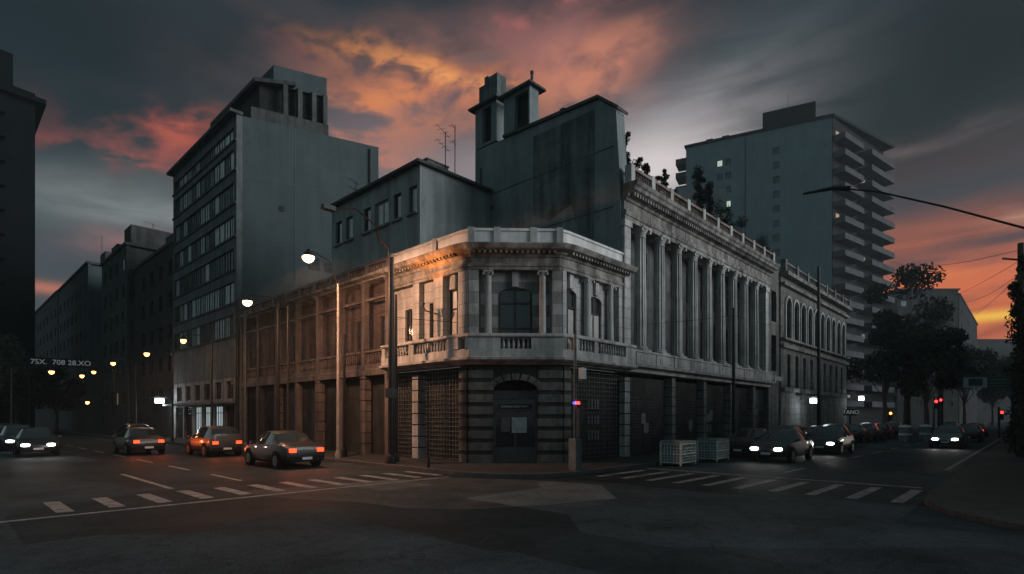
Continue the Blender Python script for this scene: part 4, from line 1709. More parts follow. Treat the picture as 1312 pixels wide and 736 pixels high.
def plant(a, b, z, h, r, label, seed, n=500, tall=False):
    rng = random.Random(seed)
    t = thing('potted_plant', label, 'plant', a, b, z, 0, 'roof garden plants')
    q = MB()
    q.lathe(a, b, [(.16, z), (.22, z + .35), (.24, z + .36), (.2, z + .36)], 10)
    q.build('pot', concrete, t)
    q = MB()
    q.tube([(a, b, z + .3), (a + .05, b, z + h * .5), (a, b + .03, z + h * .95)], .03, 5, .01)
    bl_ = []
    k = 12 if h < 3 else 30
    for i in range(k):
        f = (i + 1) / k
        an = rng.random() * 6.28
        rr = r * (rng.uniform(.1, .5) if tall else rng.uniform(.3, 1.0))
        c = (a + rr * math.cos(an), b + rr * math.sin(an), z + .3 + (h - .3) * f)
        bl_.append((c, r * rng.uniform(.25, .6)))
        q.tube([(a, b, z + .3 + (h - .3) * f * .7), c], .014, 4, .006)
    q.build('stem', bark, t)
    P, Fc = leaf_cloud(bl_, n, .07, rng)
    m_ = MB()
    m_.add(P, Fc)
    m_.build('foliage', leaf_m, t)


RZ = 13.1
for i, (px, h, r, tall, lab) in enumerate([
        (802, 2.9, .36, True, 'tallest narrow roof shrub beside the party wall'),
        (809, 1.75, .45, False, 'bushy roof plant second from the party wall'),
        (817, 1.9, .5, False, 'round bushy roof plant third from the party wall'),
        (829, 2.0, .32, True, 'upright roof plant after the round bushy one'),
        (845, 1.7, .5, False, 'spreading roof plant before the bluish stair head'),
        (852, 2.3, .3, True, 'thin upright roof plant before the bluish stair head'),
        (896, 3.8, .55, True, 'tall dark cypress-like roof shrub against the apartment tower'),
        (908, 3.3, .5, True, 'second tall dark roof shrub against the apartment tower'),
        (924, 2.6, .7, False, 'wide dark roof shrub against the apartment tower'),
        (942, 2.2, .7, False, 'low dark roof shrub near the end of the colonnade'),
        (975, 2.0, .8, False, 'dark roof shrub over the recessed end bay')]):
    bb = .45
    plant(a_at(px, bb), bb, RZ, h, r, lab, 90 + i, 1500 if h < 3 else 3600, tall)
q = MB()
q.slab([(A1 + 9.002, .3), (END, .3), (END, 9), (A1 + 9.002, 9)], 12.9, 13.099)
q.slab([(A1 + .1, .3), (A1 + .11, .3)], 12.9, 13) if False else None
q.build('roof', tile_roof, kb)


# ---------------------------------------------------------------- cars
def make_car(body_m, kind='sedan', head=head_off, tail=tail_off, label='', group=None, lights=None):
    t = bpy.data.objects.new('car', None)
    t.empty_display_size = .2
    link(t)
    tag(t, label, 'car', group)
    if kind == 'sedan':
        # x, z bottom, z belt, z top, half width, half roof width
        st_ = [(-2.15, .42, .62, .66, .62, .55), (-2.1, .28, .78, .84, .78, .70), (-1.75, .24, .90, .96, .84, .72), (-1.35, .22, .92, 1.02, .86, .66), (-.85, .2, .92, 1.36, .87, .58), (-.3, .2, .92, 1.45, .87, .58), (.3, .2, .91, 1.43, .87, .57), (.75, .2, .90, 1.28, .87, .58), (1.15, .22, .88, .95, .86, .68), (1.6, .24, .80, .85, .84, .68), (2.0, .27, .68, .73, .78, .62), (2.15, .38, .55, .6, .66, .52)]
        gl_r = (-1.35, 1.15)
    else:
        st_ = [(-1.95, .4, .7, .8, .66, .6), (-1.9, .28, .92, 1.15, .8, .64), (-1.6, .24, .95, 1.42, .84, .6), (-1.0, .2, .95, 1.52, .85, .58), (-.3, .2, .94, 1.54, .85, .58), (.3, .2, .93, 1.5, .85, .58), (.75, .2, .92, 1.32, .85, .58), (1.1, .22, .9, .98, .84, .66), (1.5, .24, .82, .87, .82, .66), (1.85, .27, .7, .75, .76, .6), (1.98, .38, .56, .6, .64, .5)]
        gl_r = (-1.9, 1.1)
    P, Fb, Fg = [], [], []
    ns = 14
    for (x, zb, zl, zt3, hw_, hr) in st_:
        half = [(0, zb), (hw_ * .8, zb), (hw_ * .97, zb + .1), (hw_, (zb + zl) / 2), (hw_ * .97, zl), (hr, zt3 - .04 if zt3 - zl > .2 else zt3 - .01), (hr * .75, zt3), (0, zt3 + .015)]
        ring = [(x, y, z) for y, z in half] + [(x, -y, z) for y, z in half[1:-1][::-1]]
        P += ring
    for j in range(len(st_) - 1):
        xm = (st_[j][0] + st_[j + 1][0]) / 2
        cab = gl_r[0] < xm < gl_r[1]
        for i in range(ns):
            k = (i + 1) % ns
            f = (j * ns + i, j * ns + k, (j + 1) * ns + k, (j + 1) * ns + i)
            side = i in (4, 9)
            steep = abs(st_[j][3] - st_[j + 1][3]) > .12 and i in (5, 6, 7, 8)
            (Fg if cab and (side or steep) else Fb).append(f)
    Fb += [tuple(range(ns)), tuple(range((len(st_) - 1) * ns, len(st_) * ns))]

    def mk(name, faces, m, sub=0):
        used = sorted({i for f in faces for i in f})
        mp_ = {v: i for i, v in enumerate(used)}
        me = bpy.data.meshes.new(name)
        me.from_pydata([P[i] for i in used], [], [tuple(mp_[i] for i in f) for f in faces])
        bm = bmesh.new(); bm.from_mesh(me)
        bmesh.ops.recalc_face_normals(bm, faces=bm.faces)
        bm.to_mesh(me); bm.free()
        for p in me.polygons: p.use_smooth = True
        try: me.set_sharp_from_angle(angle=R_(50))
        except Exception: pass
        me.materials.append(m)
        return link(bpy.data.objects.new(name, me), t)
    mk('body', Fb, body_m)
    mk('windows', Fg, glass)
    x1, x0 = st_[-1][0], st_[0][0]

    def part(name, m, fn):
        q = MB(); fn(q)
        me = bpy.data.meshes.new(name)
        me.from_pydata(q.v, [], q.f)
        bm = bmesh.new(); bm.from_mesh(me)
        bmesh.ops.recalc_face_normals(bm, faces=bm.faces)
        bm.to_mesh(me); bm.free()
        me.materials.append(m)
        return me
    tyre = part('tyre', rubber, lambda q: q.add(*cyl_y(.31, .2)))
    rim = part('rim', metal_gr, lambda q: (q.add(*cyl_y(.2, .21)), q.add(*cyl_y(.07, .23))))
    arch = part('wheel_arch', rubber, lambda q: q.add(*cyl_y(.36, .12)))
    for sx_ in (-1.3, 1.32) if kind == 'sedan' else (-1.22, 1.22):
        for sy in (-1, 1):
            wo_ = link(bpy.data.objects.new('wheel', tyre), t)
            wo_.location = (sx_, sy * .78, .31)
            r_ = link(bpy.data.objects.new('rim', rim), wo_)
            ar_ = link(bpy.data.objects.new('wheel_arch', arch), t)
            ar_.location = (sx_, sy * .815, .34)
    for sy in (-1, 1):
        hl = part('headlight', head, lambda q: q.prism(lambda u, n: (x1 - .02 - n, u), [(.17 * math.copysign(abs(math.cos(k * math.pi / 8)) ** .7, math.cos(k * math.pi / 8)), .07 * math.copysign(abs(math.sin(k * math.pi / 8)) ** .7, math.sin(k * math.pi / 8))) for k in range(16)], 0, .12))
        h_ = link(bpy.data.objects.new('headlight', hl), t)
        h_.location = (0.05, sy * .5, .60)
        tl_ = part('taillight', tail, lambda q: q.box(FI, x0 - .02, x0 + .1, -.13, .13, -.07, .07))
        t_ = link(bpy.data.objects.new('taillight', tl_), t)
        t_.location = (-.02, sy * .56, .72)
        mi = part('mirror', body_m, lambda q: q.box(FI, .68, .82, -.09, .09, .93, 1.04))
        m2 = link(bpy.data.objects.new('mirror', mi), t)
        m2.location = (0, sy * .93, 0)
    for bx in ((x1 - .12, x1 + .05), (x0 - .05, x0 + .12)):
        bp = part('bumper', rubber, lambda q: q.box(FI, bx[0], bx[1], -.68, .68, .3, .47))
        link(bpy.data.objects.new('bumper', bp), t)
    for bx in ((x1 + .051, x1 + .06), (x0 - .06, x0 - .051)):
        pl_ = part('number_plate', signwhite, lambda q: q.box(FI, bx[0], bx[1], -.2, .2, .36, .46))
        link(bpy.data.objects.new('number_plate', pl_), t)
    if lights == 'head':
        for sy in (-1, 1):
            L_ = bpy.data.lights.new('headlamp_beam', 'SPOT')
            L_.energy = 55
            L_.spot_size = R_(75)
            L_.spot_blend = .8
            L_.shadow_soft_size = .08
            L_.color = (1, .95, .86)
            lo = link(bpy.data.objects.new('headlamp_beam', L_), t)
            lo.location = (x1 + .12, sy * .5, .6)
            lo.rotation_euler = Vector((-1, 0, .10)).to_track_quat('Z', 'Y').to_euler()
    if lights == 'tail':
        for sy in (-1, 1):
            L_ = bpy.data.lights.new('tail_lamp_light', 'SPOT')
            L_.energy = 45
            L_.spot_size = R_(150)
            L_.spot_blend = .5
            L_.shadow_soft_size = .1
            L_.color = (1, .14, .03)
            lo = link(bpy.data.objects.new('tail_lamp_light', L_), t)
            lo.location = (x0 - .12, sy * .56, .7)
            lo.rotation_euler = Vector((1, 0, .0)).to_track_quat('Z', 'Y').to_euler()
    return t


def cyl_y(r, w_, seg=20):
    P, Fc = [], []
    for y in (-w_ / 2, w_ / 2):
        for i in range(seg):
            t = 2 * math.pi * i / seg
            P.append((r * math.cos(t), y, r * math.sin(t)))
    for i in range(seg):
        k = (i + 1) % seg
        Fc.append((i, k, seg + k, seg + i))
    Fc += [tuple(range(seg)), tuple(range(seg, 2 * seg))]
    return P, Fc


def put(car, a, b, ang, z=.004):
    car.location = W(a, b, z)
    car.rotation_euler = (0, 0, TH + R_(ang))
    return car


cp_black = mat('black_car_paint', (.012, .013, .014), .42, .1, 2, 0, spec=.4, coat=.2)
cp_grey = mat('grey_car_paint', (.035, .038, .04), .42, .1, 2, 0, spec=.4, coat=.2)
cp_silver = mat('silver_car_paint', (.12, .125, .13), .3, .1, 2, 0, metal=.5, coat=.6)
cp_blue = mat('blue_car_paint', (.02, .03, .05), .42, .1, 2, 0, spec=.4, coat=.2)
# moving traffic, shown as the cars themselves
put(make_car(cp_black, 'sedan', tail=tail_red, lights='tail', label='black sedan driving off down the left street, nearest the crosswalk', group='cars driving away with red lamps'), -5.2, 8.5, 90)
put(make_car(cp_grey, 'hatch', tail=tail_red, lights='tail', label='grey hatchback with red lamps behind the slender pale pole', group='cars driving away with red lamps'), -4.9, 17.5, 90)
put(make_car(cp_black, 'sedan', tail=tail_red, lights='tail', label='black sedan with red lamps in the second lane of the left street', group='cars driving away with red lamps'), -7.3, 22, 90)
put(make_car(cp_blue, 'hatch', tail=tail_red, label='dark hatchback with red lamps farthest down the left street', group='cars driving away with red lamps'), -5.2, 33, 90)
put(make_car(cp_grey, 'sedan', head=head_on, lights='head', label='grey sedan with bright white headlamps passing the waste containers', group='cars coming with white lamps'), 12.2, -5.6, 180)
put(make_car(cp_black, 'hatch', head=head_on, lights='head', label='black hatchback with white headlamps following the grey sedan', group='cars coming with white lamps'), 19.6, -5.8, 180)
put(make_car(cp_silver, 'sedan', head=head_on, lights='head', label='silver sedan with white headlamps alone on the far side of the right street', group='cars coming with white lamps'), 31.5, -10.0, 180)
# parked cars
parked = make_car(cp_black, 'sedan', label='black parked sedan next to the waste containers on the right kerb', group='cars parked along the right kerb')
put(parked, 13.8, -3.75 + .0, 0)
hp = make_car(cp_grey, 'hatch', label='grey parked hatchback, second along the right kerb', group='cars parked along the right kerb')
put(hp, 19.2, -3.75, 0)
labs = ['black parked sedan, third along the right kerb', 'grey parked hatchback, fourth along the right kerb', 'black parked sedan below the first white floodlight', 'grey parked hatchback in front of the arcaded building end', 'black parked sedan below the second white floodlight', 'last visible parked hatchback by the small lit lettering']
for i, a in enumerate((24.4, 29.7, 35.2, 40.6, 46.2, 52)):
    c = copy_tree(parked if i % 2 == 0 else hp)
    c['label'] = labs[i]
    put(c, a, -3.75 + random.uniform(-.08, .08), random.uniform(-1, 1))
lc = make_car(cp_black, 'sedan', head=head_on, lights='head', label='black car facing us with bright headlamps at the left of the crossing', group='cars on the left side of the left street')
put(lc, -11.4, 24.5, -93)
labs = ['dark car second behind the headlamps in the left street', 'dark car third behind the headlamps, close to the plaza', 'dark car at the plaza kerb in the left street']
lc2 = make_car(cp_blue, 'hatch', head=head_on, label='dark blue hatchback standing with its lamps on, first behind the black car', group='cars on the left side of the left street')
put(lc2, -11.6, 31, -90)
for i, b in enumerate((37, 43.5)):
    c = copy_tree(hp)
    c['label'] = labs[i]
    c['group'] = 'cars on the left side of the left street'
    put(c, -11.5, b, -90)
for i, (a, b) in enumerate(((44, -10.2), (58, -9.8), (72, -6.5))):
    c = make_car(cp_black, 'sedan', tail=tail_red if i else tail_off, head=head_off, label=['dark sedan directly behind the silver car with headlamps', 'dark sedan with red lamps below the overhead sign', 'dark sedan with red lamps farthest down the right street'][i], group='cars down the right street')
    put(c, a, b, 0)


# ---------------------------------------------------------------- suspended street lamps
def hung_lamp(px, py, a, power, label, em, size=.16, light=True, post=None):
    """a glowing lamp on a thin arm from its post; the post may be one that stands there already"""
    b = b_at(px, a)
    z = z_at(py, a, b)
    pa_ = (-2.4, b + .4) if a > -8 else (a - 2.4, b + .4)
    t = thing('street_lamp', label, 'street lamp', *(post[:2] if post else pa_), 0.12 if not post else post[2], 0, 'glowing lamps along the left street')
    tz = .12 if not post else post[2]
    q = MB()
    q.lathe(a, b, [(.05, z + .36), (.06, z + .3), (.14, z + .22), (.22, z + .12), (.23, z + .08), (.2, z + .08)], 14)
    q.build('lamp_shade', metal_dk, t, smooth=True)
    q = MB()
    q.lathe(a, b, [(.02, z + .1), (size, z + .06), (size, z), (size * .8, z - .1), (size * .3, z - .17)], 12)
    q.build('bulb', em, t, smooth=True)
    q = MB()
    if post:
        q.tube([(post[0], post[1], post[2]), ((post[0] * 2 + a) / 3, (post[1] * 2 + b) / 3, z + .5), (a, b, z + .36)], .025, 6, .018)
    else:
        q.tube([(*pa_, z + .2), ((pa_[0] + a) / 2, (pa_[1] + b) / 2, z + .5), (a, b, z + .36)], .03, 6, .02)
        sh_ = MB()
        sh_.lathe(*pa_, [(.14, .12), (.14, .35), (.075, .5), (.055, z + .25)], 10)
        sh_.build('shaft', metal_dk, t, smooth=True)
    q.build('arm', metal_dk, t)
    if light:
        L_ = bpy.data.lights.new('lamp_light', 'SPOT')
        L_.spot_size = R_(178)
        L_.spot_blend = .22
        L_.energy = power
        L_.color = (1, .49, .28)
        L_.shadow_soft_size = .16
        lo = link(bpy.data.objects.new('lamp_light', L_), t)
        lo.location = (a - t['_ab'][0], b - t['_ab'][1], z - .27 - tz)
        lo.rotation_euler = Vector((-.48, .06, 1)).to_track_quat('Z', 'Y').to_euler()
    return b, z


pb2 = b_at(433, -2.4)
z2 = z_at(364, -2.4, pb2)
hung_lamp(395, 331, -4.85, 2300, 'brightest glowing street lamp, hung closest to the corner building', lamp_warm, .23, True, (-2.4, pb2, z2))
hung_lamp(317, 388, -4.6, 420, 'second brightest glowing street lamp, in front of the office tower edge', lamp_warm, .21)
hung_lamp(235, 437, -4.2, 160, 'third street lamp, above the lit shop windows', lamp_warm2, .17)
hung_lamp(188, 454, -4.2, 110, 'fourth street lamp down the row, in front of the dark blocks', lamp_warm2, .18)
hung_lamp(145, 466, -4.2, 90, 'fifth street lamp down the row, small and orange', lamp_warm2, .18)
hung_lamp(120, 477, -4.2, 60, 'sixth street lamp down the row, small and orange', lamp_warm2, .19)
hung_lamp(66, 477, -8.5, 60, 'small orange street lamp left of the row, by the lit lettering', lamp_warm2, .19)
hung_lamp(105, 482, -6.0, 0, 'faint orange street lamp between the leftmost lamp and the row', lamp_warm2, .16, False)
hung_lamp(112, 516, -4.5, 0, 'lowest faint orange lamp, near the road at the street end', lamp_warm2, .16, False)

# bracket lamp between the first-floor windows, throwing orange light up under the cornice
bl_b = b_at(553, -.3)
bl_z = z_at(394, -.3, bl_b)
wl = thing('wall_lamp', 'small bracket lamp between the upper windows throwing orange light under the cornice', 'wall lamp', -.05, bl_b, bl_z - .2)
q = MB()
q.tube([(0.0, bl_b, bl_z - .25), (-.6, bl_b, bl_z - .2), (-.78, bl_b, bl_z - .02)], .025, 6)
q.lathe(-.78, bl_b, [(.05, bl_z - .03), (.1, bl_z + .1), (.1, bl_z + .12), (.08, bl_z + .12)], 10)
q.build('bracket', metal_gr, wl)
q = MB()
q.lathe(-.78, bl_b, [(.06, bl_z + .06), (.07, bl_z + .1), (.03, bl_z + .13)], 10)
q.build('bulb', emat('bracket_glow', (1, .4, .1), 12), wl)
L_ = bpy.data.lights.new('bracket_light', 'SPOT')
L_.energy = 620
L_.spot_size = R_(122)
L_.spot_blend = .7
L_.color = (1, .24, .02)
L_.shadow_soft_size = .08
lo = link(bpy.data.objects.new('bracket_light', L_), wl)
lo.location = (-.78 + .05, 0, .2 + .2)
lo.rotation_euler = Vector((.3, .05, -1)).to_track_quat('Z', 'Y').to_euler()


def pole_thing(name, label, a, b, h, r, m, cat='pole', r1=None, group=None):
    t = thing(name, label, cat, a, b, .12, 0, group)
    q = MB()
    q.lathe(a, b, [(r * 1.8, .12), (r * 1.8, .35), (r, .5)] + [(r + ((r1 or r * .7) - r) * k / 4, .5 + (h - .5) * k / 4) for k in range(5)], 10)
    q.build('shaft', m, t, smooth=True)
    return t


# big pole with curved arm at the corner of the gallery
pb = b_at(501, -2.35)
zt5 = z_at(330, -2.35, pb)
p5 = pole_thing('lamp_post', 'thick dark lamp post with a long curved arm in front of the gallery', -2.35, pb, zt5, .13, metal_dk, 'lamp post', .1)
ea, = (-5.6,)
eb = b_at(425, ea)
ez = z_at(268, ea, eb)
m_a, m_b = -3.6, b_at(482, -3.6)
m_z = z_at(290, m_a, m_b)
q = MB()
q.tube([(-2.35, pb, zt5 - .4), (-2.5, pb, zt5 + .3), (m_a + .4, (pb + m_b) / 2, m_z - .3), (m_a, m_b, m_z), ((m_a + ea) / 2, (m_b + eb) / 2 - .1, (m_z + ez) / 2 + .3), (ea, eb, ez)], .045, 6, .03)
q.build('arm', metal_dk, p5)
q = MB()
q.box(FI, ea - .35, ea + .1, eb - .12, eb + .12, ez - .07, ez + .08)
q.build('lamp_head', metal_dk, p5)
q = MB()
q.box(FI, -2.52, -2.2, pb - .16, pb + .16, z_at(510, -2.35, pb), z_at(498, -2.35, pb))
q.build('clamp_box', metal_dk, p5)
pole_thing('pole', 'second dark pole standing right beside the thick lamp post', -1.7, b_at(507, -1.7), 7.2, .09, metal_dk)
pp2 = pole_thing('pole', 'slender pale pole leaning a little in front of the gallery', -2.4, pb2, z2, .075, pole_lt, r1=.045)
pole_thing('pole', 'dark pole just right of the slender pale pole', -1.6, b_at(441, -1.6), 6.0, .08, metal_dk)
pole_thing('pole', 'tall dark pole at the left end of the gallery', -2.4, b_at(304, -2.4), 9.2, .13, metal_dk)
pole_thing('pole', 'tall grey pole, second at the left end of the gallery', -2.0, b_at(314, -2.0), 8.6, .12, metal_gr)
pole_thing('pole', 'dark pole in front of the middle of the gallery', -2.4, b_at(356, -2.4), 8.6, .1, metal_dk)
# thin sign post
t = pole_thing('sign_post', 'thin dark sign post at the kerb before the grilled windows', -2.5, b_at(549, -2.5), 3.3, .03, metal_dk, 'sign post')
# post on the right of the corner with boxes and little lamps
a7, b7 = ab_px(737, 19.6)
t7 = pole_thing('signal_post', 'grey signal post with box and small red lamp right of the entrance', a7, b7, 4.95, .07, metal_gr, 'signal post', .05)
q = MB()
q.box(FI, a7 - .17, a7 + .17, b7 - .17, b7 + .17, .12, 1.25)
q.build('base_cover', concrete, t7, bevel=.02)
q = MB()
q.box(FI, a7 + .02, a7 + .22, b7 - .32, b7 - .12, 3.35, 3.75)
q.build('signal_box', signwhite, t7)
q = MB()
q.box(FI, a7 - .1, a7 + .06, b7 - .16, b7 - .08, 2.46, 2.56)
q.build('red_lamp', red_sig, t7)
q = MB()
q.box(FI, a7 - .22, a7 - .12, b7 - .12, b7 - .06, 2.46, 2.55)
q.build('blue_lamp', blue_sig, t7)
q = MB()
q.box(FI, a7 - .04, a7 + .16, b7 - .2, b7 - .075, 1.3, 2.3)
q.build('control_panel', concrete_dk, t7)
# poles on the right street pavement
a8 = a_at(940, -2.2)
pole_thing('pole', 'dark pole before the colonnade with a small lit tag', a8, -2.2, 8.0, .1, metal_dk)
a9 = a_at(1049, -2.2)
pole_thing('pole', 'tall dark pole in front of the arcaded building', a9, -2.2, 13.5, .14, metal_dk)


# white floodlights hung by the right street
for i, (px, py, lab) in enumerate(((1043, 514, 'white floodlight under a hood before the arcaded building'), (1104, 511, 'white floodlight farther right, above the lit lettering'), (205, 514, 'small round white lamp over the lit shop canopy'))):
    if px > 656:
        b = -1.2
        a = a_at(px, b)
    else:
        a = -1.0
        b = b_at(px, a)
    z = z_at(py, a, b)
    t = thing('floodlight', lab, 'floodlight', a, b, z, 0, None)
    q = MB()
    q.box(FI, a - .5, a + .5, b - .3, b + .9, z + .3, z + .36)
    q.tube([(a, b + .8, z + .3), (a, b + 1.1, z - .1)], .04, 5)
    q.build('hood', metal_gr, t)
    q = MB()
    q.box(FI, a - .36, a + .3, b - .15, b + .2, z - .18, z + .2)
    q.build('lamp_panel', lamp_white, t)
    L_ = bpy.data.lights.new('flood_light', 'POINT')
    L_.energy = 75 if px > 656 else 160
    L_.color = (.8, .92, 1)
    L_.shadow_soft_size = .3
    lo = link(bpy.data.objects.new('flood_light', L_), t)
    lo.location = (-.3, -.6, -.4)

# ---------------------------------------------------------------- cable / lamp arm entering at the right edge
ra = thing('lamp_post', 'dark lamp post outside the right edge with a long drooping arm', 'lamp post', *unW(13.3, 12.0))
pts = [(13.3, 12.0, .1), (13.3, 12.0, 4.9), (12.7, 12.2, 5.7), (11.6, 12.5, 6.28), (10.2, 13.0, 6.95), (9.0, 13.5, 7.5), (8.4, 13.9, 7.75)]
pts = [(*unW(x, y), z) for x, y, z in pts]
q = MB()
q.tube(pts, .034, 8, .02)
q.build('arm', metal_dk, ra)
q = MB()
xs = [(8.5, 13.9, 7.76), (8.1, 14.0, 7.8), (7.45, 14.15, 7.72)]
q.tube([(*unW(x, y), z) for x, y, z in xs], .07, 8, .03)
q.build('lamp_head', metal_dk, ra)

# utility pole with creeper at the right edge
ua, ub = unW((1308 - CX) / F_PX * 26, 26)
up = thing('utility_pole', 'dark utility pole overgrown with creeper at the right edge', 'utility pole', ua, ub, .12)
q = MB()
q.tube([(ua, ub, .12), (ua, ub, 10.2)], .17, 8, .12)
q.tube([(ua - .9, ub + .6, 9.4), (ua + .9, ub - .6, 9.4)], .05, 5)
q.build('shaft', bark, up)
rng = random.Random(5)
P, Fc = leaf_cloud([((ua + rng.uniform(-.2, .2), ub + rng.uniform(-.2, .2), z), .5 if z < 7 else .3) for z in [i * .4 + .6 for i in range(23)]], 3500, .09, rng)
q = MB()
q.add(P, Fc)
q.build('creeper', leaf_m, up)


def wire(p0, p1, sag, label, r=.012):
    q = MB()
    p0, p1 = Vector(p0), Vector(p1)
    pts = []
    for k in range(17):
        f = k / 16
        p = p0.lerp(p1, f)
        p.z -= sag * (1 - (2 * f - 1) ** 2)
        pts.append(p)
    q.tube(pts, r, 4)
    o = q.build('overhead_wire', metal_dk)
    tag(o, label, 'wire')


fa, fb = ab_px(1226, 60)
wire((ua, ub, 9.4), (fa, fb, 2 + 157 * 60 / F_PX), .1, 'upper overhead wire from the utility pole to the dark flats')
wire((ua, ub, 8.8), (fa, fb, 2 + 150 * 60 / F_PX), .6, 'lower overhead wire from the utility pole to the dark flats')
fa, fb = ab_px(1250, 60)
wire((ua, ub, 8.7), (fa, fb, 2 + 132 * 60 / F_PX), .1, 'steep overhead wire dropping left from the utility pole', .015)
fa, fb = ab_px(1135, 70)
wire((ua, ub, 9.9), (fa, fb, 2 + 202 * 70 / F_PX), .8, 'long level overhead wire across the orange sky')
wire((-2.35, pb, 6.1), (a8, -2.2, 7.6), .5, 'overhead wire crossing the corner facade at window height', .011)
wire((-2.35, pb, 4.9), (-2.4, b_at(304, -2.4), 6.2), .3, 'lower wire strung along the gallery', .011)
wire((-2.35, pb, 6.4), (-2.4, b_at(304, -2.4), 7.4), .4, 'upper wire strung along the gallery', .011)
wire((a8, -2.2, 7.6), (a9, -2.2, 9.4), .5, 'wire strung along the colonnade', .011)

# ---------------------------------------------------------------- waste containers, bins
def container(px0, px1, Y, label):
    a0, b0 = ab_px((px0 + px1) / 2, Y)
    t = thing('waste_container', label, 'waste container', a0, b0, .004, R_(4), 'waste containers at the kerb')
    L_, Wd, H = 1.5, .8, .95
    q = MB()
    q.slab([(a0 - L_ / 2, b0 - Wd / 2), (a0 + L_ / 2, b0 - Wd / 2), (a0 + L_ / 2, b0 + Wd / 2), (a0 - L_ / 2, b0 + Wd / 2)], .1, H)
    q.build('tub', bin_m, t, bevel=.03)
    q = MB()
    for fx in (-1, 1):
        for fy in (-1, 1):
            q.box(FI, a0 + fx * (L_ / 2 + .02) - .03, a0 + fx * (L_ / 2 + .02) + .03, b0 + fy * (Wd / 2 + .02) - .03, b0 + fy * (Wd / 2 + .02) + .03, .04, H + .06)
    for z in (.15, .5, .9):
        q.box(FI, a0 - L_ / 2, a0 + L_ / 2, b0 - Wd / 2 - .045, b0 - Wd / 2 - .001, z, z + .035)
        q.box(FI, a0 - L_ / 2 - .045, a0 - L_ / 2 - .001, b0 - Wd / 2, b0 + Wd / 2, z, z + .035)
    for k in range(1, 10):
        u = a0 - L_ / 2 + L_ * k / 10
        q.box(FI, u - .008, u + .008, b0 - Wd / 2 - .03, b0 - Wd / 2 - .002, .19, .9)
    for k in range(1, 6):
        u = b0 - Wd / 2 + Wd * k / 6
        q.box(FI, a0 - L_ / 2 - .03, a0 - L_ / 2 - .002, u - .008, u + .008, .19, .9)
    for z in (.27, .38, .62, .74):
        q.box(FI, a0 - L_ / 2 - .038, a0 - L_ / 2 - .031, b0 - Wd / 2, b0 + Wd / 2, z, z + .015)
        q.box(FI, a0 - L_ / 2, a0 + L_ / 2, b0 - Wd / 2 - .038, b0 - Wd / 2 - .031, z, z + .015)
    q.build('cage_frame', bin_line, t)
    q = MB()
    q.prism(lambda u, n: (u, b0 + n), [(a0 - L_ / 2 - .06, H + .001), (a0 + L_ / 2 + .06, H + .001), (a0 + L_ / 2, H + .09), (a0 - L_ / 2, H + .12)], -Wd / 2 - .05, Wd / 2 + .03)
    q.build('lid', bin_m, t)
    return t


container(846, 892, 23.0, 'left caged grey waste container at the kerb, in front of the ribbed shutters')
container(900, 928, 25.2, 'right caged grey waste container at the kerb, beside the parked black sedan')
for i, (px, Y, lab) in enumerate(((1160, 45, 'pale round litter drum on the far right street, left one'), (1186, 47, 'pale round litter drum on the far right street, right one'))):
    a0, b0 = ab_px(px, Y)
    t = thing('litter_drum', lab, 'litter bin', a0, b0, .004, 0, 'litter drums')
    q = MB()
    q.lathe(a0, b0, [(.42, .01), (.46, .1), (.46, 1.1), (.5, 1.12), (.5, 1.2)], 16)
    q.build('drum', bin_m, t, smooth=True)
    q = MB()
    q.lathe(a0, b0, [(.47, .55), (.49, .56), (.49, .68), (.47, .69)], 16)
    q.lathe(a0, b0, [(.5, 1.201), (.35, 1.35), (.05, 1.4)], 16)
    q.build('lid', bin_line, t, smooth=True)

# ---------------------------------------------------------------- signs
def text(body, size, m, parent, loc, rot, name='lettering'):
    cu = bpy.data.curves.new(name, 'FONT')
    cu.body = body
    cu.size = size
    cu.extrude = .01
    cu.align_x = 'CENTER'
    cu.align_y = 'CENTER'
    cu.materials.append(m)
    o = bpy.data.objects.new(name, cu)
    link(o)
    bpy.context.view_layer.update()
    me = bpy.data.meshes.new_from_object(o.evaluated_get(bpy.context.evaluated_depsgraph_get()))
    bpy.data.objects.remove(o)
    me.name = name
    o = link(bpy.data.objects.new(name, me), parent)
    o.location = loc
    o.rotation_euler = rot
    return o


def wthing(name, label, cat, X_, Y_, z=0.0, rz=0.0):
    o = bpy.data.objects.new(name, None)
    o.location = (X_, Y_, z)
    o.rotation_euler = (0, 0, rz)
    link(o)
    return tag(o, label, cat)


def wbox(name, m, parent, x0, x1, y0, y1, z0, z1):
    q = MB()
    q.box(FI, x0, x1, y0, y1, z0, z1)
    me = bpy.data.meshes.new(name)
    me.from_pydata(q.v, [], q.f)
    bm = bmesh.new(); bm.from_mesh(me)
    bmesh.ops.recalc_face_normals(bm, faces=bm.faces)
    bm.to_mesh(me); bm.free()
    me.materials.append(m)
    return link(bpy.data.objects.new(name, me), parent)


# overhead direction sign, right
Ys = 60
xs0, xs1 = (1235 - CX) / F_PX * Ys, (1295 - CX) / F_PX * Ys
zs0, zs1 = 2 + (HY - 497) * Ys / F_PX, 2 + (HY - 484) * Ys / F_PX
s1 = wthing('overhead_sign', 'wide green and pale overhead direction sign above the right street', 'road sign', (xs0 + xs1) / 2, Ys)
hw2 = (xs1 - xs0) / 2
wbox('panel', signwhite, s1, -hw2, -.05, -.05, .05, zs0, zs1)
wbox('panel', signgreen, s1, -.05, hw2, -.05, .05, zs0, zs1)
wbox('panel', signgreen, s1, -hw2, hw2, -.04, .04, zs1 + .05, zs1 + .22)
wbox('inset', signgreen, s1, -hw2 + .45, -.55, -.07, -.051, zs0 + .2, zs1 - .1)
for k in range(3):
    wbox('text_bar', mat('faded_sign_text', (.3, .33, .32), .5, .6, 12, 0), s1, .1 + .1 * k, hw2 - .2, -.06, -.051, zs0 + .15 + k * .33, zs0 + .22 + k * .33)
